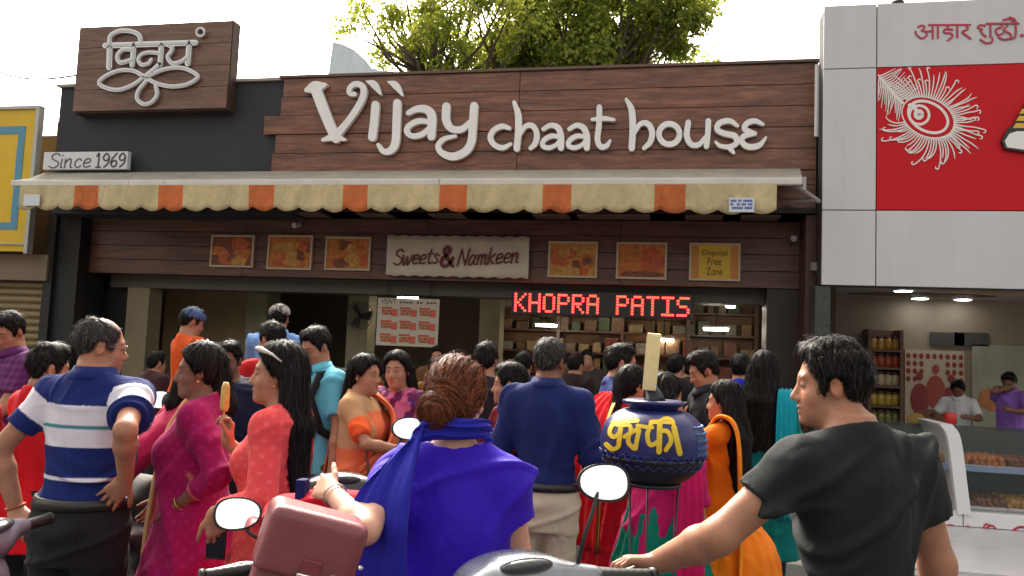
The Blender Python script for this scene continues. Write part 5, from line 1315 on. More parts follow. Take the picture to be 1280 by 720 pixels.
silver = M('silver_paint', (.22,.24,.27), .28, metal=.55, coat=.6, var=(5,.06)); redp = M('maroon_paint', (.22,.02,.03), .28, coat=.6); lilac = M('lilac_paint', (.24,.22,.29), .3, metal=.5, coat=.6); dk = M('black_gloss_paint', (.016,.016,.018), .25, coat=.5)
x, y, rz = sc_at(662, 1.96, 8, 1.02); scooter('silver scooter whose right grip is held by the man in black T-shirt', x, y, rz, silver, 1.02, R(24), mirrors=(1,), msize=.95, mz=1.205, mx=.225)
x, y, rz = sc_at(425, 2.33, 8, .95); scooter('maroon scooter carrying the leather satchel, in front of the woman in coral', x, y, rz, redp, .95, 0, mirrors=(-1,), msize=.95, mz=1.135, mx=.265)
x, y, rz = sc_at(8, 2.36, 72, .97); scooter('lilac silver scooter at the left edge under the hand of the man in striped polo', x, y, rz, lilac, .96, 0, mirrors=())
x, y, rz = sc_at(146, 4.5, 20); scooter('black scooter standing behind the woman in magenta kurta', x, y, rz, dk, 1.0, 0, mirrors=(1,), msize=1.1)
x, y, rz = sc_at(437, 3.2, 5); scooter('black scooter with round mirror in front of the woman in orange sari', x, y, rz, dk, 1.0, 0, mirrors=(1,), msize=.95, mz=1.225)

# ================================================================== the people
navy, wht = A3(lin((22,36,98))), A3(lin((214,210,222)))
att = M('printed_cloth', (.3,.3,.3), .85, bump=(220,.25,.002), var=(7,.08), spec=.2, sheen=.03, attr=True); wrinkle(att)
blackc = cloth('black_cloth', (26,28,30)); belt_m = M('belt_leather', (.012,.011,.011), .4)
shoe_m = M('shoe_leather', (.03,.02,.015), .4); jeans = cloth('jeans', (48,62,98)); gold = M('gold_jewel', (.55,.34,.08), .3, metal=.9)
grey_t = cloth('charcoal_trousers', (44,46,50))

# ---- man in the black T-shirt
p = Person('man in black T-shirt in the right foreground, back to the camera, gripping a scooter', (1042,420), 2.10, 38, 'm', lean=(-.01,.05), hoff=(-.025,.035), drop=.015, armk=1.22, head=(56,-2,0), skin='mid', vox=.009, fine=.0042, build=.92,
  arms={'L': dict(w=('p',822,703,2.12), dw=(742,695,2.14), pole=(-.8,-.3,-.6), n=(.15,-.25,-1), curl=.62, thumb=.5), 'R': dict(w=(.29,.06,.80), pole=(1,-.6,0))})
p.hair('quiff', 'black', vol=1.1, seed=4, side=.1); p.top('shirt', cloth('black_tee', (27,32,34), .8), sleeve=.52, hem=.88, neck='round', amp=.007, seed=12, grow=.014, sl_grow=.016, fr=11, vox=.008)
p.trousers(jeans, belt=belt_m); p.shoes(shoe_m); MAN = p
# ---- woman in royal blue
p = Person('woman in royal blue top seen from behind with hennaed hair in a low bun', (574,444), 2.24, -3, 'f', head=(-14,2,0), skin='light', vox=.009, fine=.0045, build=1.22, drop=.045,
  arms={'L': dict(w=('p',416,616,2.14), dw=(382,599,2.24), pole=(-.5,-1,-.45), n=(.8,.3,-.5), curl=.42, thumb=-.3, spread=.25), 'R': dict(w=(.235,.13,.74), pole=(.25,-1,0))})
p.hair('bun', 'brown', vol=1.32, seed=6, side=-.35)
blue = cloth('royal_blue_cloth', (52,20,178), .7); p.top('kurta', blue, sleeve=.44, hem=.50, flare=.06, neck='scoop', amp=.006, seed=22, grow=.014, sl_grow=.022, pleats=9, fr=11, vox=.008)
p.trousers(cloth('navy_cloth', (24,28,70)), 'leggings'); p.shoes(shoe_m)
k = p.s; n = p.nb; dup = cloth('deep_blue_cloth', (30,32,150), .7)
p.drape('dupatta', dup, [n+[.10,.06,.015], n+[.088,-.05,.03], n+[.02,-.095,.03], n+[-.08,-.095,.03], n+[-.135,-.115,-.03], n+[-.175,-.175,-.17], n+[-.175,-.205,-.42], n+[-.165,-.21,-.85]],
  [(0,-.022,.03),(0,-.014,.028),(0,-.012,.028),(.005,-.0,.036),(.055,.02,.045),(.078,-.03,.02),(.082,-.02,0),(.085,-.02,0)], amp=.005, seed=3, n=70, m=14, pleat=2.0)
mb = MB(); mb.ball(n+[-.205,-.218,-.30], .007, 10); mb.make('sequin', M('sequin', (.75,.75,.8), .2, metal=.7), p.root, True, True)
W, d = p.J['L'][2], p.J['L'][3]
def bangle(p, sd, mt, r=.030, off=-.02, name='bangle', t=.003):
    W, d = p.J[sd][2], p.J[sd][3]; fa = nrm(p.J[sd][2]-p.J[sd][1]); a = nrm(np.cross(fa, [0,0,1.0])); b = np.cross(fa, a); c = W+fa*off
    mb = MB(); mb.tube([c+r*(math.cos(q)*a+math.sin(q)*b) for q in np.linspace(0, 2*math.pi, 21)], t, 6, cap=False); mb.make(name, mt, p.root, True, True)
bangle(p, 'L', M('silver_jewel', (.6,.6,.6), .25, metal=.9), .031, -.015, 'bracelet')
# ---- man in striped polo
def polo(s, V):
    z = V[:, 2]; C_ = np.tile(navy, (len(V), 1)); q = 1.0
    b = (z > 1.135) & (z < 1.290); C_[b] = wht; C_[(z > 1.203) & (z < 1.214)] = A3(lin((70,130,140))); C_[(z > 1.012) & (z < 1.025)] = wht
    for sd in 'LR':
        A, E = s.J[sd][0], s.J[sd][1]; ax = E-A; t = (V-A)@ax/(ax@ax); out = np.abs(V[:, 0]-A[0]) < .14
        dist = np.linalg.norm(V-A-np.clip(t, 0, 1)[:, None]*ax, axis=1); on_ = (dist < .085) & (t > .08)
        C_[on_] = wht; C_[on_ & (t > .40)] = navy
    return C_
p = Person('balding man in navy and white striped polo shirt standing with a hand on his hip', (128,392), 3.10, -34, 'm', lean=(0,.02), head=(-50,-4,0), skin='mid', vox=.010, fine=.005, build=1.0, drop=.0,
  arms={'R': dict(w=(.225,-.10,1.03), pole=(.5,-1,.0), d=(-.58,.10,-.62), n=(-.45,.9,.1), curl=.12, spread=.5, thumb=-.2), 'L': dict(w=('p',20,636,3.02), dw=(42,668,2.94), pole=(-1,-.5,0), n=(.3,.4,-1), curl=.4, thumb=.2)})
p.hair('short', 'grey', vol=.8, seed=3, bald=True)
p.top('shirt', att, sleeve=.62, hem=.965, neck='collar', amp=.006, seed=31, grow=.016, sl_grow=.015, col=polo, collar=cloth('navy_collar', (22,36,98)), vox=.0045)
p.trousers(cloth('black_trousers', (30,30,33)), belt=belt_m, top=.995, grow=.022); p.shoes(shoe_m)
mb = MB(); g = p.hp
for sg in (-1, 1):
    mb.tube([g(sg*.033+.021*math.cos(q), .101-.006*abs(math.cos(q)), -.004+.017*math.sin(q)) for q in np.linspace(0, 2*math.pi, 17)], .0013, 5, cap=False)
    mb.tube([g(sg*.054,.094,.0), g(sg*.074,.05,.002), g(sg*.078,-.005,.004)], .0014, 5)
mb.tube([g(-.012,.101,0), g(0,.104,.004), g(.012,.101,0)], .0013, 5); mb.make('spectacles', M('specs_metal', (.25,.22,.18), .3, metal=.8), p.root, True, True)
W = p.J['L'][2]; bangle(p, 'L', M('thread_red', (.35,.08,.03), .8), .033, -.01, 'wrist_thread', .004)
def trimmed(base, trim, motif=None):
    def f(s, V):
        C_ = np.tile(A3(lin(base)), (len(V), 1)); k = s.s; U = np.column_stack([np.arctan2(V[:, 0], V[:, 1])*.2, V[:, 2]])
        if motif is not None:
            g = np.abs((U/.052) % 1-.5); g2 = np.abs(((U+.026)/.052) % 1-.5); C_[((g**2).sum(1) < .018) | ((g2**2).sum(1) < .018)] = A3(lin(motif))
        d = np.linalg.norm((V-s.nb-A3([0,.03,-.01]))*A3([1,1,.8]), axis=1)/k; C_[(d > .085) & (d < .108)] = A3(lin(trim))
        for sd in 'LR':
            E, W = s.J[sd][1], s.J[sd][2]; ax = W-E; t = (V-E)@ax/(ax@ax); q = np.linalg.norm(V-E-np.clip(t, 0, 1)[:, None]*ax, axis=1); C_[(q < .08) & (t > .50) & (t < .56)] = A3(lin(trim))
        return C_
    return f
# ---- woman in magenta
mag = cloth('magenta_cloth', (150,14,84), .85)
p = Person('woman in magenta kurta with a ponytail standing in profile facing left', (256,425), 3.28, 78, 'f', head=(6,-2,0), skin='dark', vox=.011, fine=.0065, build=1.1,
  arms={'L': dict(w=('p',222,632,3.08), dw=(208,672,3.06), pole=(-.6,-1,0), n=(.9,.3,0), curl=.45), 'R': dict(w=(.20,.16,.86), pole=(1,-1,0))})
p.hair('tail', 'black', length=.14, vol=1.1, seed=2); p.top('kurta', att, col=trimmed((146,14,82), (170,96,90), (160,30,96)), vox=.007, sleeve=1.62, hem=.36, flare=.07, neck='round', amp=.007, seed=5, grow=.016, sl_grow=.016, pleats=8, loose=.015, fr=11)
p.skirt(cloth('dark_magenta_cloth', (120,12,70)), 'salwar', top=.8, hem=.08, flare=.0, pleats=10, amp=.006)
k = p.s; n = p.nb; p.drape('dupatta', cloth('cream_cloth', (190,140,100)), [n+[.10,.02,.01], n+[.07,.11,-.06], n+[.08,.165,-.22], n+[.07,.19,-.45], n+[.06,.20,-.75], n+[.06,.21,-1.0]], [(.02,.02,.02),(.04,.0,.02),(.05,0,0),(.055,0,0),(.06,0,0),(.065,0,0)], amp=.008)
p.drape('dupatta_end', cloth('gold_stripe_cloth', (150,92,52)), [A3([-.14,.02,.86*k]), A3([-.235,.04,.70*k]), A3([-.27,.05,.42*k]), A3([-.29,.05,.16*k])], [(0,.03,0),(0,.035,0),(0,.04,0),(0,.045,0)], amp=.006)
mb = MB(); mb.tube([p.hp(-.03,-.112,-.02), p.hp(0,-.122,-.018), p.hp(.03,-.112,-.02)], .011, 8); mb.make('hair_clip', M('clip_red', (.35,.02,.03), .4), p.root, True, True)
mb = MB(); mb.ball(p.hp(-.084,-.004,-.045), .007, 8); mb.make('earring', gold, p.root, True, True); bangle(p, 'L', gold, .032, -.02)
# ---- woman in coral
coral = cloth('coral_cloth', (214,72,74), .85)
p = Person('woman in coral kurta with sunglasses on her long black hair, holding up a kulfi', (354,424), 2.92, 72, 'f', head=(12,2,0), skin='mid', vox=.010, fine=.0055, build=1.0,
  arms={'L': dict(w=('p',268,640,2.74), dw=(274,690,2.72), pole=(-.6,-1,0), n=(.8,.5,0), curl=.75), 'R': dict(w=('p',284,552,3.0), dw=(288,505,3.0), pole=(.4,-.4,-1), n=(-.6,.5,.1), curl=.85, thumb=.7)})
p.hair('long', 'black', length=.40, seed=8); p.top('kurta', att, col=trimmed((210,72,74), (222,120,112), (220,92,92)), vox=.007, sleeve=1.80, hem=.30, flare=.09, neck='round', amp=.007, seed=15, grow=.015, sl_grow=.018, pleats=9, fr=11)
p.trousers(cloth('coral_leggings', (180,60,62)), 'leggings', top=.9)
mb = MB(); g = p.hp
for sg in (-1, 1): mb.tube([g(sg*.02,.092,.095), g(sg*.055,.075,.092), g(sg*.09,.02,.075), g(sg*.094,-.02,.05)], [.008,.010,.005,.003], 7)
mb.tube([g(-.022,.092,.096), g(.022,.092,.096)], .006, 6); mb.make('sunglasses', M('sunglass_white', (.55,.50,.45), .2), p.root, True, True)
mb = MB(); mb.ball(g(-.080,.0,-.045), .0055, 8); mb.make('earring', gold, p.root, True, True)
CO = p
def in_world(p, v): c, s_ = math.cos(p.rz), math.sin(p.rz); return A3([v[0]*c-v[1]*s_, v[0]*s_+v[1]*c, v[2]])+p.loc
h0 = in_world(p, p.J['R'][2]+p.J['R'][3]*.075+p.J['R'][4]*.022)
ku = thing('kulfi', 'yellow kulfi on a stick held up by the woman in coral', 'ice cream', h0)
MB().tube([h0-[0,0,.05], h0+[0,0,.075]], .004, 6).make('stick', M('stick_wood', (.5,.36,.2), .7), ku)
mb = MB(); mb.tube([h0+[0,0,.04], h0+[0,0,.055], h0+[0,0,.13], h0+[0,0,.148]], [.012,.017,.015,.009], 12); mb.make('ice', M('kulfi_yellow', (.52,.34,.09), .45, var=(60,.25), bump=(70,.4,.004)), ku, smooth=True)
h1 = in_world(p, p.J['L'][2]+p.J['L'][3]*.09+p.J['L'][4]*.025)
ph = thing('mobile_phone', 'dark mobile phone in the lowered hand of the woman in coral', 'phone', h1)
MB().box(h1[0]-.036, h1[0]+.036, h1[1]-.006, h1[1]+.006, h1[2]-.07, h1[2]+.07, bev=.004).make('case', blk, ph); MB().box(h1[0]-.032, h1[0]+.032, h1[1]-.0075, h1[1]-.0062, h1[2]-.062, h1[2]+.062).make('screen', M('phone_screen', (.01,.012,.02), .08), ph)

# ---- people further back; (label, top px, Z, facing, sex, dress)
def simple(label, top, Z, th, sex, col, name='shirt', hair='short', hm='black', length=.35, low='trousers', lowcol=(40,40,46), sleeve=.6, neck='round', **kw):
    a = {q: kw.pop(q) for q in ('hem', 'flare', 'pleats', 'loose', 'collar', 'amp', 'colf') if q in kw}
    hv = kw.pop('vol', 1.0); bald = kw.pop('bald', False)
    p = Person(label, top, Z, th, sex, vox=max(.010, Z*.0028), fine=max(.0065, Z*.0019), **kw)
    if hair: p.hair(hair, hm, length=length, vol=hv, seed=int(top[0]) % 97, bald=bald)
    m_ = att if 'colf' in a else cloth('cloth_%d_%d_%d' % col, col, .85)
    col_ = a.get('collar'); cf = a.get('colf')
    p.top(name, m_, sleeve=sleeve, hem=a.get('hem', .86), flare=a.get('flare', .0), neck='collar' if col_ else neck, collar=cloth('cloth_%d_%d_%d' % col, col, .85) if col_ else None, pleats=a.get('pleats', 0), amp=a.get('amp', .006), loose=a.get('loose', .0), grow=.016, sl_grow=.017, seed=int(top[0]) % 89, col=cf, fr=12)
    lc = cloth('cloth_%d_%d_%d' % lowcol, lowcol, .85)
    if low == 'trousers': p.trousers(lc, belt=belt_m if sex == 'm' and a.get('hem', .86) > .9 else None)
    elif low == 'leggings': p.trousers(lc, 'leggings', grow=.008)
    else: p.skirt(lc, low, top=.98, hem=.07, flare=.13, pleats=14)
    p.shoes(shoe_m); return p
def check(s, V):
    f = ((np.sin(V[:, 0]*150) > .3)*.5+(np.sin(V[:, 2]*150) > .3)*.5); return A3(lin((78,28,84)))[None]*(1-f[:, None]*.5)+A3(lin((150,90,150)))[None]*f[:, None]*.35
red = (196,16,28)
simple('person in bright red kurta standing behind the man in striped polo shirt', (62,428), 3.75, -62, 'm', red, 'kurta', hem=.66, sleeve=1.9, colf=trimmed(red, (120,10,20)), head=(-14,-6,0), lowcol=(32,30,34), vol=1.35, flare=.04)
simple('man in purple checked shirt at the left edge, looking down in front of the shutter', (16,388), 4.8, 125, 'm', (86,32,88), colf=check, sleeve=.7, head=(10,-26,0), collar=True, arms={'R': dict(w=(.10,.30,1.0)), 'L': dict(w=(-.10,.32,1.0))})
simple('person in crimson top mostly cut off by the left edge of the photo', (-34,436), 3.7, -50, 'f', (160,14,34), 'kurta', hair='long', sleeve=1.5, hem=.6, low='leggings')
simple('person in dark pink shirt bending forward behind the black scooter', (246,446), 4.15, -72, 'f', (152,18,66), 'kurta', hair='tail', length=.2, lean=(0,.42), head=(0,-35,0), sleeve=1.7, hem=.6, low='leggings', arms={'R': dict(w=(.16,.55,.75)), 'L': dict(w=(-.16,.55,.75))}, H=1.42)
p = simple('man in orange shirt and slate blue cap at the far left of the counter', (240,383), 6.2, -70, 'm', (206,78,20), sleeve=.7, hair='short', head=(-8,-14,0), floor=.2, arms={'R': dict(w=(.12,.35,1.05)), 'L': dict(w=(-.12,.35,1.05))})
def capm(p, mt, brim=True):
    Fd = Field(p.hc-.2, p.hc+.2, .011); Fd.add(p.he((0,-.006,.055), (.094,.110,.078)), k=.01)
    Rm, c = p.Rh, p.hc; Fd.cut(lambda x, y, z: .028-((x-c[0])*Rm[0][2]+(y-c[1])*Rm[1][2]+(z-c[2])*Rm[2][2]))
    if brim: Fd.add(p.he((0,.11,.036), (.065,.07,.010)), k=.01)
    V, Q = Fd.mesh(1); smesh('cap', V, Q, mt, p.root)
capm(p, cloth('cap_blue', (74,92,134)), False)
p = simple('man in light blue shirt and dark cap at the counter under the left snack pictures', (350,379), 6.4, -12, 'm', (112,150,205), sleeve=.9, collar=True, floor=.2, arms={'R': dict(w=(.2,.35,1.1)), 'L': dict(w=(-.15,.35,1.1))}); capm(p, cloth('cap_grey', (38,44,58)))
simple('person in red shirt half hidden behind the woman in coral', (342,401), 5.3, 40, 'm', (180,24,30), vol=1.1)
simple('man in navy shirt facing the street between the women in magenta and coral', (288,424), 4.7, 165, 'm', (28,32,58), skin='dark', head=(0,-8,0), sleeve=1.8)
p = simple('young man in sky blue polo shirt and khaki trousers looking down', (398,407), 4.7, 128, 'm', (96,178,200), collar=True, sleeve=.7, hem=.84, lowcol=(98,78,44), head=(4,-22,0), arms={'R': dict(w=(.05,.28,1.06), pole=(1,-.5,-.5)), 'L': dict(w=(-.26,.05,.82))})
k = p.s; n = p.nb
bp = thing('backpack', 'black backpack worn by the young man in sky blue polo shirt', 'backpack', in_world(p, A3([0,-.2,1.0*k])), p.rz)
def lmesh(name, F_, mt, par): V, Q = F_.mesh(1); return smesh(name, V, Q, mt, par)
Fd = Field([-.25,-.18,-.1], [.25,.14,.5], .015); Fd.add(ell([0,-.06,.17], [.16,.10,.24]), k=.02); lmesh('pack_body', Fd, blackc, bp)
mb = MB(); [mb.tube([(s_*.09,.03,.36), (s_*.10,.12,.43), (s_*.12,.265,.41), (s_*.125,.325,.28), (s_*.165,.27,.10), (s_*.16,.06,-.0)], .024, 7) for s_ in (-1, 1)]; mb.make('strap', blackc, bp, True, True)
# orange sari
def saric(s, V):
    k = s.s; C_ = np.tile(A3(lin((190,148,108))), (len(V), 1)); q = (V[:, 2] < 1.13*k) | ((V[:, 1] > .03) & (V[:, 0] < .12*k+.0*V[:, 2]) & (V[:, 2] < 1.36*k)); C_[q] = A3(lin((218,112,72)))
    for sd in 'LR':
        A, E = s.J[sd][0], s.J[sd][1]; ax = E-A; t = (V-A)@ax/(ax@ax); dist = np.linalg.norm(V-A-np.clip(t, 0, 1)[:, None]*ax, axis=1); C_[(dist < .075) & (t > .40)] = A3(lin((230,96,44))); C_[(dist < .075) & (t > .0) & (t <= .40)] = A3(lin((190,148,108)))
    return C_
blouse = (196,152,110)
p = simple('woman in orange sari with beige blouse, arms folded, facing right', (456,441), 4.5, -112, 'f', blouse, 'blouse', hair='tail', length=.08, hem=.98, sleeve=.8, head=(-10,2,0), low='skirt', lowcol=(226,104,62), build=1.05, skin='mid', colf=saric, arms={'R': dict(w=(.10,.30,1.0), pole=(1,-.6,-.4), d=(-.6,.7,.1), curl=.4), 'L': dict(w=(-.02,.31,1.02), pole=(-1,-.4,-.4), d=(.7,.5,.1), curl=.4)}, vol=1.15)
k = p.s; n = p.nb; osm = cloth('orange_sari', (218,112,72))
p.drape('pallu', osm, [A3([.20,.04,.92*k]), A3([.10,.16,1.04*k]), A3([-.03,.185,1.20*k]), A3([-.10,.13,1.36*k]), A3([-.115,-.02,1.46*k]), A3([-.12,-.14,1.34*k]), A3([-.12,-.19,1.0*k]), A3([-.12,-.22,.6*k])], [(0,.05,.10),(.02,.04,.11),(.06,.01,.09),(.065,.0,.03),(.075,.01,0),(.10,0,0),(.13,0,0),(.15,0,0)], amp=.009, n=60, m=12)
bangle(p, 'R', gold, .034, -.03); mb = MB(); mb.ball(p.hp(0,.086,.024), .0045, 8); mb.make('bindi', M('bindi_red', (.3,.01,.02), .5), p.root, True, True)
bw = in_world(p, A3([.19,.20,.80*k])); hb = thing('handbag', 'flat brown handbag hanging beside the woman in orange sari', 'handbag', bw, p.rz)
MB().box(-.14,.14,-.045,.045,-.13,.08,bev=.02).make('pouch', M('bag_brown', (.085,.045,.038), .5, bump=(50,.2,.003)), hb, True); mb = MB(); mb.tube([(-.12,0,.07),(-.13,-.10,.35),(-.22,-.22,.58),(-.1,-.15,.45),(.12,0,.07)], .007, 6); mb.make('strap', M('bag_brown', (.085,.045,.038), .5), hb, True, True)
def pattern(s, V):
    w_ = waves(V, 3, 60, 4) > .25; C_ = np.tile(A3(lin((96,28,78))), (len(V), 1)); C_[w_] = A3(lin((196,96,140))); C_[waves(V, 9, 70, 4) > .75] = A3(lin((60,50,150))); return C_
p = simple('smiling young woman with long black hair in a purple printed kurta', (499,437), 4.75, 146, 'f', (110,40,96), 'kurta', hair='long', length=.34, colf=pattern, hem=.5, sleeve=1.3, head=(12,2,4), low='leggings', lowcol=(50,40,90), skin='mid', arms={'R': dict(w=(.12,.24,.98)), 'L': dict(w=(-.10,.26,.96))}, vol=1.1)
k = p.s; n = p.nb; p.drape('dupatta', cloth('violet_cloth', (70,40,170)), [n+[.08,-.13,-.45], n+[.12,-.10,-.1], n+[.13,.0,.0], n+[.10,.11,-.12], n+[.11,.14,-.5]], [(.05,0,0),(.05,0,0),(.045,.01,0),(.045,0,0),(.05,0,0)])
simple('dark haired person in a dark shirt behind the woman in royal blue', (608,427), 5.1, -15, 'm', (40,36,44), vol=1.3)
p = simple('young person in dark red top and black waistcoat beside the man in navy shirt', (640,452), 4.3, 76, 'f', (112,14,24), 'shirt', hair='short', head=(6,0,0), sleeve=.7, hem=.86, low='trousers', skin='mid', vol=1.2)
p.top('waistcoat', blackc, sleeve=0, hem=.95, neck='v', grow=.024, seed=9)
simple('balding man in navy shirt and pale beige trousers standing with his back to the street', (688,420), 3.95, -14, 'm', (26,38,92), collar=True, sleeve=1.75, hem=.955, lowcol=(196,182,158), hm='grey', head=(-12,-2,0), vol=.75, skin='dark', build=.93, amp=.008, arms={'L': dict(w=(-.205,.16,.92), pole=(-.4,-1,0)), 'R': dict(w=(.20,.17,.94), pole=(.4,-1,0))})
simple('man in blue shirt facing right at the counter left of the kulfi pot', (776,428), 4.75, -78, 'm', (26,44,108), sleeve=1.6, head=(-6,-4,0), skin='mid', lowcol=(40,60,110), collar=True)
p = simple('woman with a bright red gold edged dupatta over her shoulder behind the kulfi pot', (789,454), 4.35, -52, 'f', (176,18,36), 'kurta', hair='tail', length=.2, hem=.45, sleeve=1.4, low='skirt', lowcol=(190,20,40), flare=.05, arms={'R': dict(w=(.12,.26,1.0)), 'L': dict(w=(-.12,.26,1.0))})
k = p.s; n = p.nb; rd = cloth('red_silk', (214,24,36))
p.drape('dupatta', rd, [n+[-.05,.13,-.25], n+[-.09,.08,-.04], n+[-.10,-.02,.045], n+[-.10,-.14,-.08], n+[-.10,-.19,-.35], n+[-.10,-.21,-.75]], [(.10,.0,.02),(.085,.0,.02),(.085,.0,0),(.13,0,0),(.16,0,0),(.17,0,0)], amp=.008, m=12)
p.drape('gold_border', gold, [n+[.045,.14,-.23], n+[.0,.09,-.02], n+[-.012,-.02,.06], n+[.035,-.15,-.08], n+[.065,-.205,-.35], n+[.075,-.225,-.75]], [(.012,0,0)]*6, amp=.001, n=30, m=3)
p = simple('woman in hot pink kurta and teal skirt directly behind the kulfi pot', (832,464), 4.0, -28, 'f', (176,22,92), 'kurta', hair='long', length=.22, hem=.55, sleeve=1.5, low='skirt', lowcol=(0,112,92), head=(-22,0,0), flare=.05, build=1.1)
p.drape('dupatta', cloth('magenta_silk', (196,26,96)), [p.nb+[.15,.02,-.05], p.nb+[.20,-.10,-.25], p.nb+[.22,-.13,-.6], p.nb+[.23,-.14,-.95]], [(.05,.02,0),(.06,.02,0),(.07,.02,0),(.08,0,0)])
simple('man in a charcoal shirt leaning towards the woman in orange dress', (882,438), 4.85, 112, 'm', (34,34,42), sleeve=1.8, lean=(0,.12), head=(-6,-22,0), vol=1.35, collar=True)
p = simple('woman in flowing orange dress with long black hair, hand raised to her face', (908,474), 4.25, 66, 'f', (224,118,18), 'dress', hair='long', length=.46, hem=.12, flare=.22, pleats=15, sleeve=1.25, head=(8,2,0), low='leggings', lowcol=(200,100,20), skin='mid', amp=.007, arms={'L': dict(w=(-.07,.24,1.22), pole=(-.4,.1,-1), d=(.15,.05,1), n=(.8,-.5,0), curl=.6), 'R': dict(w=(.12,.25,.98))})
k = p.s; n = p.nb; p.drape('dupatta', cloth('amber_cloth', (232,136,30)), [n+[-.10,.10,-.12], n+[-.11,.0,.02], n+[-.13,-.10,-.05], n+[-.17,-.14,-.4], n+[-.20,-.16,-.8]], [(.03,0,.01),(.04,0,0),(.05,.02,0),(.06,.03,0),(.07,.03,0)])
bangle(p, 'L', M('bangle_red', (.5,.03,.03), .3), .032, -.03)
simple('person in bright blue shirt at the counter beside the brown pier', (926,441), 5.8, -8, 'm', (28,44,178), floor=.2, vol=1.1)
p = simple('woman in teal dress with very long black hair, back turned, beside the brown pier', (956,437), 5.0, -14, 'f', (0,104,104), 'kurta', hair='long', length=.50, hem=.4, flare=.05, sleeve=1.3, low='leggings', lowcol=(20,40,60), vol=1.15)
p.drape('dupatta', cloth('turquoise_cloth', (20,150,170)), [p.nb+[.14,.06,-.03], p.nb+[.16,-.08,-.02], p.nb+[.17,-.14,-.3], p.nb+[.18,-.15,-.75]], [(.04,.01,0),(.05,.02,0),(.055,.02,0),(.06,.02,0)])
simple('man in pale grey shirt looking down behind the glass counter', (1198,474), 8.75, 165, 'm', (196,196,198), floor=.16, head=(0,-28,0), sleeve=.8, collar=True, skin='dark', arms={'R': dict(w=(.17,.27,.90)), 'L': dict(w=(-.17,.27,.90))}, group='men working behind the counters')
simple('man in lilac shirt resting his chin on his hand behind the glass counter', (1262,464), 8.6, 150, 'm', (134,92,176), floor=.16, head=(4,-22,0), sleeve=.9, collar=True, skin='dark', arms={'R': dict(w=(.04,.22,1.17), d=(-.1,-.4,1), curl=.9), 'L': dict(w=(-.2,.32,1.0))}, group='men working behind the counters')
for i, (px, py, Z, th, c, lb) in enumerate(((196,438,6.9,-60,(66,40,44),'customer in dark maroon shirt below the orange shirted man'),(322,428,7.2,20,(52,46,40),'customer in olive brown shirt deep in the shop right of the navy shirt man'),(574,436,6.9,12,(46,40,60),'customer in dim violet shirt behind the bun haired woman'),(720,440,7.0,-30,(40,30,30),'customer in dark brown shirt between the two blue shirted men'),(858,446,7.4,25,(58,44,36),'customer in brown shirt behind the man in charcoal shirt'),(548,446,6.0,30,(110,66,22),'customer in ochre shirt just left of the bun haired woman'),(548,431,7.8,170,(92,66,40),'shop worker in brown shirt inside behind the menu board'),(735,436,8.6,175,(60,54,50),'shop worker in grey shirt serving in front of the lit shelves'),(845,441,6.4,-20,(30,30,36),'dark clothed customer waiting at the counter under the red running text'),(655,438,6.2,-5,(46,52,70),'slate shirted customer at the counter left of the navy shirt man'),(470,448,6.6,10,(120,62,24),'customer in rust shirt at the counter below the menu board'))):
    simple(lb, (px, py), Z, th, 'm', c, floor=.2 if Z > 5.8 else 0)

# ================================================================== satchel on the maroon scooter
sp = at(328, 640, 1.72); rz = heading(386)+R(4); zt_, zb_ = 1.205, .76
sat = thing('leather_satchel', 'maroon leather satchel with silver buckle beside the woman in royal blue', 'bag', (sp[0], sp[1], zb_), rz)
lm = M('maroon_leather', (.185,.042,.052), .36, bump=(70,.25,.004), var=(6,.12), coat=.15); hgt = zt_-zb_
tl = rot(0, 0, R(16))
def satm(name, prims, mt, k=.02, h=.007, cut=None, par=sat):
    Fd = Field([-.2,-.16,-.03], [.2,.14,hgt+.05], h)
    for q in prims: Fd.add(q, k=k)
    if cut: Fd.cut(cut, .004)
    V, Q = Fd.mesh(1); V = V+normals(V, Q)*(.0022*waves(V, 5, 22, 4))[:, None]; V = V@tl.T; return smesh(name, V, Q, mt, par)
rbox = lambda c, b, r: ((lambda x, y, z: np.sqrt(np.maximum(np.abs(x-c[0])-b[0]+r, 0)**2+np.maximum(np.abs(y-c[1])-b[1]+r, 0)**2+np.maximum(np.abs(z-c[2])-b[2]+r, 0)**2)-r+np.minimum(np.maximum(np.maximum(np.abs(x-c[0])-b[0]+r, np.abs(y-c[1])-b[1]+r), np.abs(z-c[2])-b[2]+r), 0)), A3(c)-A3(b), A3(c)+A3(b))
satm('pouch', [rbox((0,0,hgt*.46), (.098,.055,hgt*.46), .018)], lm)
fl = satm('flap', [rbox((0,-.006,hgt*.80), (.106,.068,hgt*.20), .022)], lm, cut=lambda x, y, z: (hgt*.69-z)+x*0+y*0)
mb = MB(); mb.box(-.012,.030,-.082,-.066,hgt*.56,hgt*.80,bev=.004); mb.V = [tuple(tl@A3(v)) for v in mb.V]; mb.make('strap', M('dark_maroon_leather', (.17,.025,.035), .4), sat, True)
mb = MB(); mb.box(-.018,.036,-.092,-.0825,hgt*.685,hgt*.735,bev=.003).box(-.006,.024,-.098,-.0925,hgt*.62,hgt*.70,bev=.003); mb.V = [tuple(tl@A3(v)) for v in mb.V]; mb.make('buckle', chrome, sat, True)
mb = MB(); mb.box(.055,.085,-.078,-.0745,hgt*.735,hgt*.752,bev=.001); mb.V = [tuple(tl@A3(v)) for v in mb.V]; mb.make('metal_badge', chrome, fl, True)
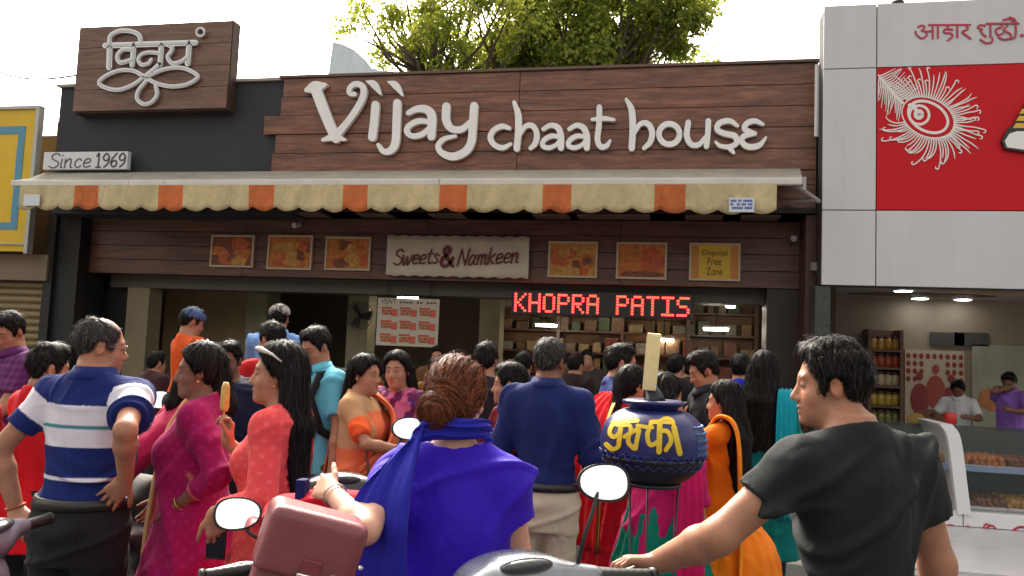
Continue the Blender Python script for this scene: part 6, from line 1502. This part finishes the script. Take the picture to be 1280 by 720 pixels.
# red cloth lying over the handlebar cowl
cp = at(404, 632, 2.28); Fd = Field([-.2,-.12,-.12], [.2,.16,.12], .01); Fd.add(cap([-.12,0,-.03], [.12,.01,-.045], .055, .05), ell([0,.03,0], [.13,.07,.035]), k=.03); V, Q = Fd.mesh(1); V = folds(V, normals(V, Q), 4, .010, 9)
o = smesh('red_cloth', V, Q, cloth('red_bundle', (190,22,44)), None); o.location = cp; tag(o, 'crumpled red cloth lying on the maroon scooter handlebar under the outstretched hand', 'cloth')
wl = MB(); hw = at(378, 612, 2.28); wl.box(-.014,.014,-.02,.02,-.03,.03,bev=.005); o = wl.make('coin_purse', cloth('purse_navy', (24,30,84)), None); o.location = hw; tag(o, 'small navy purse in the left hand of the woman in royal blue', 'purse')

# ================================================================== kulfi pot
PZ = 3.25; pc = at(816, 556, PZ); ra, rb = .212, .165
pot = thing('kulfi_pot', 'big blue clay pot with yellow Devanagari lettering and a giant kulfi bar on top', 'pot', pc)
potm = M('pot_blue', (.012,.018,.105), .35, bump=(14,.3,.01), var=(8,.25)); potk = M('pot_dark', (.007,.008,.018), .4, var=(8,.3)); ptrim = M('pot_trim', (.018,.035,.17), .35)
def prof(z):  # radius on height
    t = z/rb; return ra*math.sqrt(max(0, 1-abs(t)**(2.7 if t > 0 else 2.3)))
zz = np.linspace(-rb*.97, rb*.86, 26)
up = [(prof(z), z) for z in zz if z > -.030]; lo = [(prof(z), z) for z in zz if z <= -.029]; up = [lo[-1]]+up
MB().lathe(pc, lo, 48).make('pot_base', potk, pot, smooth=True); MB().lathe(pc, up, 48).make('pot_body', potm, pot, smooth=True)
MB().lathe(pc, [(.098,rb*.80),(.098,rb*.93),(.125,rb*1.0),(.13,rb*1.06),(.11,rb*1.10),(.02,rb*1.09)], 40).make('rim', potm, pot, smooth=True)
for zc, am, nn, rr in ((-.035,.012,26,.0026),(-.072,.009,30,.002)):
    mb = MB(); mb.tube([pc+A3([(prof(zc+am*math.sin(nn*q))+.002)*math.cos(q), (prof(zc+am*math.sin(nn*q))+.002)*math.sin(q), zc+am*math.sin(nn*q)]) for q in np.linspace(0, 2*math.pi, 260)], rr, 5, cap=False); mb.make('painted_band', ptrim, pot, smooth=True)
mb = MB()
for i in range(54):
    for j in range(5):
        q = 2*math.pi*i/54; 
        if math.cos(q+R(8)) < .88: continue
        z = .085-.026*j; mb.ball(pc+A3([(prof(z)+.001)*math.cos(q), (prof(z)+.001)*math.sin(q), z]), .007, 6)
mb.make('painted_dots', M('pot_dots', (.04,.13,.32), .4), pot)['kind'] = 'stuff'
def lift(px, py, off):
    d = CF+(px-640)/F_PX*CR-(py-360)/F_PX*CU; d = d/np.linalg.norm(d); o_ = CAM-pc
    t0, t1 = PZ-.6, PZ+.02
    f = lambda t: (lambda q: np.hypot(q[0], q[1])-prof(min(.86*rb, max(-.97*rb, q[2]))))(o_+d*t)
    ts = np.linspace(PZ-.35, PZ+.35, 90); v = [f(t) for t in ts]; k = next((i for i, a in enumerate(v) if a < 0), None)
    if k is None: k = int(np.argmin(v)); t = ts[k]
    else:
        a, b = ts[k-1], ts[k]
        for _ in range(14):
            m_ = (a+b)/2
            if f(m_) < 0: b = m_
            else: a = m_
        t = a
    q = o_+d*t; return pc+q+nrm([q[0], q[1], q[2]*1.3])*off
G_ = lambda pts: [(808+(735+x*.1806-808)*.90, 492+y*.1806) for x, y in pts]
ym = M('pot_yellow', (.72,.50,.015), .5, var=(30,.12))
KL = [[([(150,200),(240,192),(336,188)], 6.5), ([(216,196),(206,260),(196,336)], 7), ([(200,220),(150,216),(126,270),(158,302),(206,270)], 6), ([(214,222),(276,222),(284,268),(240,300)], 6), ([(198,330),(192,368),(144,384),(98,350)], 6)],
 [([(336,222),(400,232),(450,236)], 5.5), ([(330,250),(278,280),(268,336),(306,378)], 6.5), ([(350,254),(336,310),(322,380)], 6.5)],
 [([(440,198),(520,196),(600,200)], 6.5), ([(506,200),(504,300),(500,402)], 8), ([(440,210),(412,290),(436,356),(500,330)], 6.5), ([(508,258),(566,266),(592,326),(552,390)], 6.5)],
 [([(614,232),(636,320),(660,414)], 8), ([(612,232),(604,190),(556,172),(504,192)], 5)]]
for g in KL:
    mb = MB()
    for i, (q, w_) in enumerate(g): stroke(mb, G_(q), w_*.84, .0025+.0006*i, .004, lift=lift)
    mb.make('letter', ym, pot)
tz = pc+A3([0,0,rb*1.09]); tp_ = at(818, 417, PZ); bt_ = at(811.5, 487, PZ)
ax = nrm(tp_-bt_); mb = MB(); mb.tube([tz-[0,0,.005], tz+[0,0,.02], bt_+ax*.02], [.05,.035,.02], 12); mb.make('bar_holder', potk, pot, smooth=True)
a, b = nrm(np.cross(ax, [0,1,0])), None; b = np.cross(ax, a); w1, w2 = .027, .024
V = []
for c_, s_ in ((bt_, .95), (bt_+ax*.01, 1.0), (tp_-ax*.012, 1.06), (tp_, .98)):
    for u, v in ((-1,-1),(1,-1),(1,1),(-1,1)): V.append(c_+a*w1*u*s_+b*w2*v*s_)
mesh('kulfi_bar', V, [(i*4+j, i*4+(j+1) % 4, (i+1)*4+(j+1) % 4, (i+1)*4+j) for i in range(3) for j in range(4)]+[(3,2,1,0),(12,13,14,15)], M('bar_cream', (.80,.68,.33), .55, var=(12,.15), bump=(30,.3,.005)), pot)
V2 = [V[i]+0 for i in (5, 6, 10, 9)]; off = a*-.0015*np.sign((V[5]-V[4])@a)*-1
pst = thing('pot_stand', 'thin black iron tripod stand carrying the blue kulfi pot', 'stand', (pc[0], pc[1], 0))
zr = pc[2]-rb*.93
mb = MB(); mb.tube([(pc[0]+.11*math.cos(q), pc[1]+.11*math.sin(q), zr) for q in np.linspace(0, 2*math.pi, 25)], .009, 8, cap=False); mb.make('ring', blk, pst, smooth=True)
for q in (R(-20), R(100), R(220)): MB().tube([(pc[0]+.11*math.cos(q), pc[1]+.11*math.sin(q), zr), (pc[0]+.09*math.cos(q), pc[1]+.09*math.sin(q), .5), (pc[0]+.2*math.cos(q), pc[1]+.2*math.sin(q), .008)], .0045, 8).make('leg', blk, pst, smooth=True)
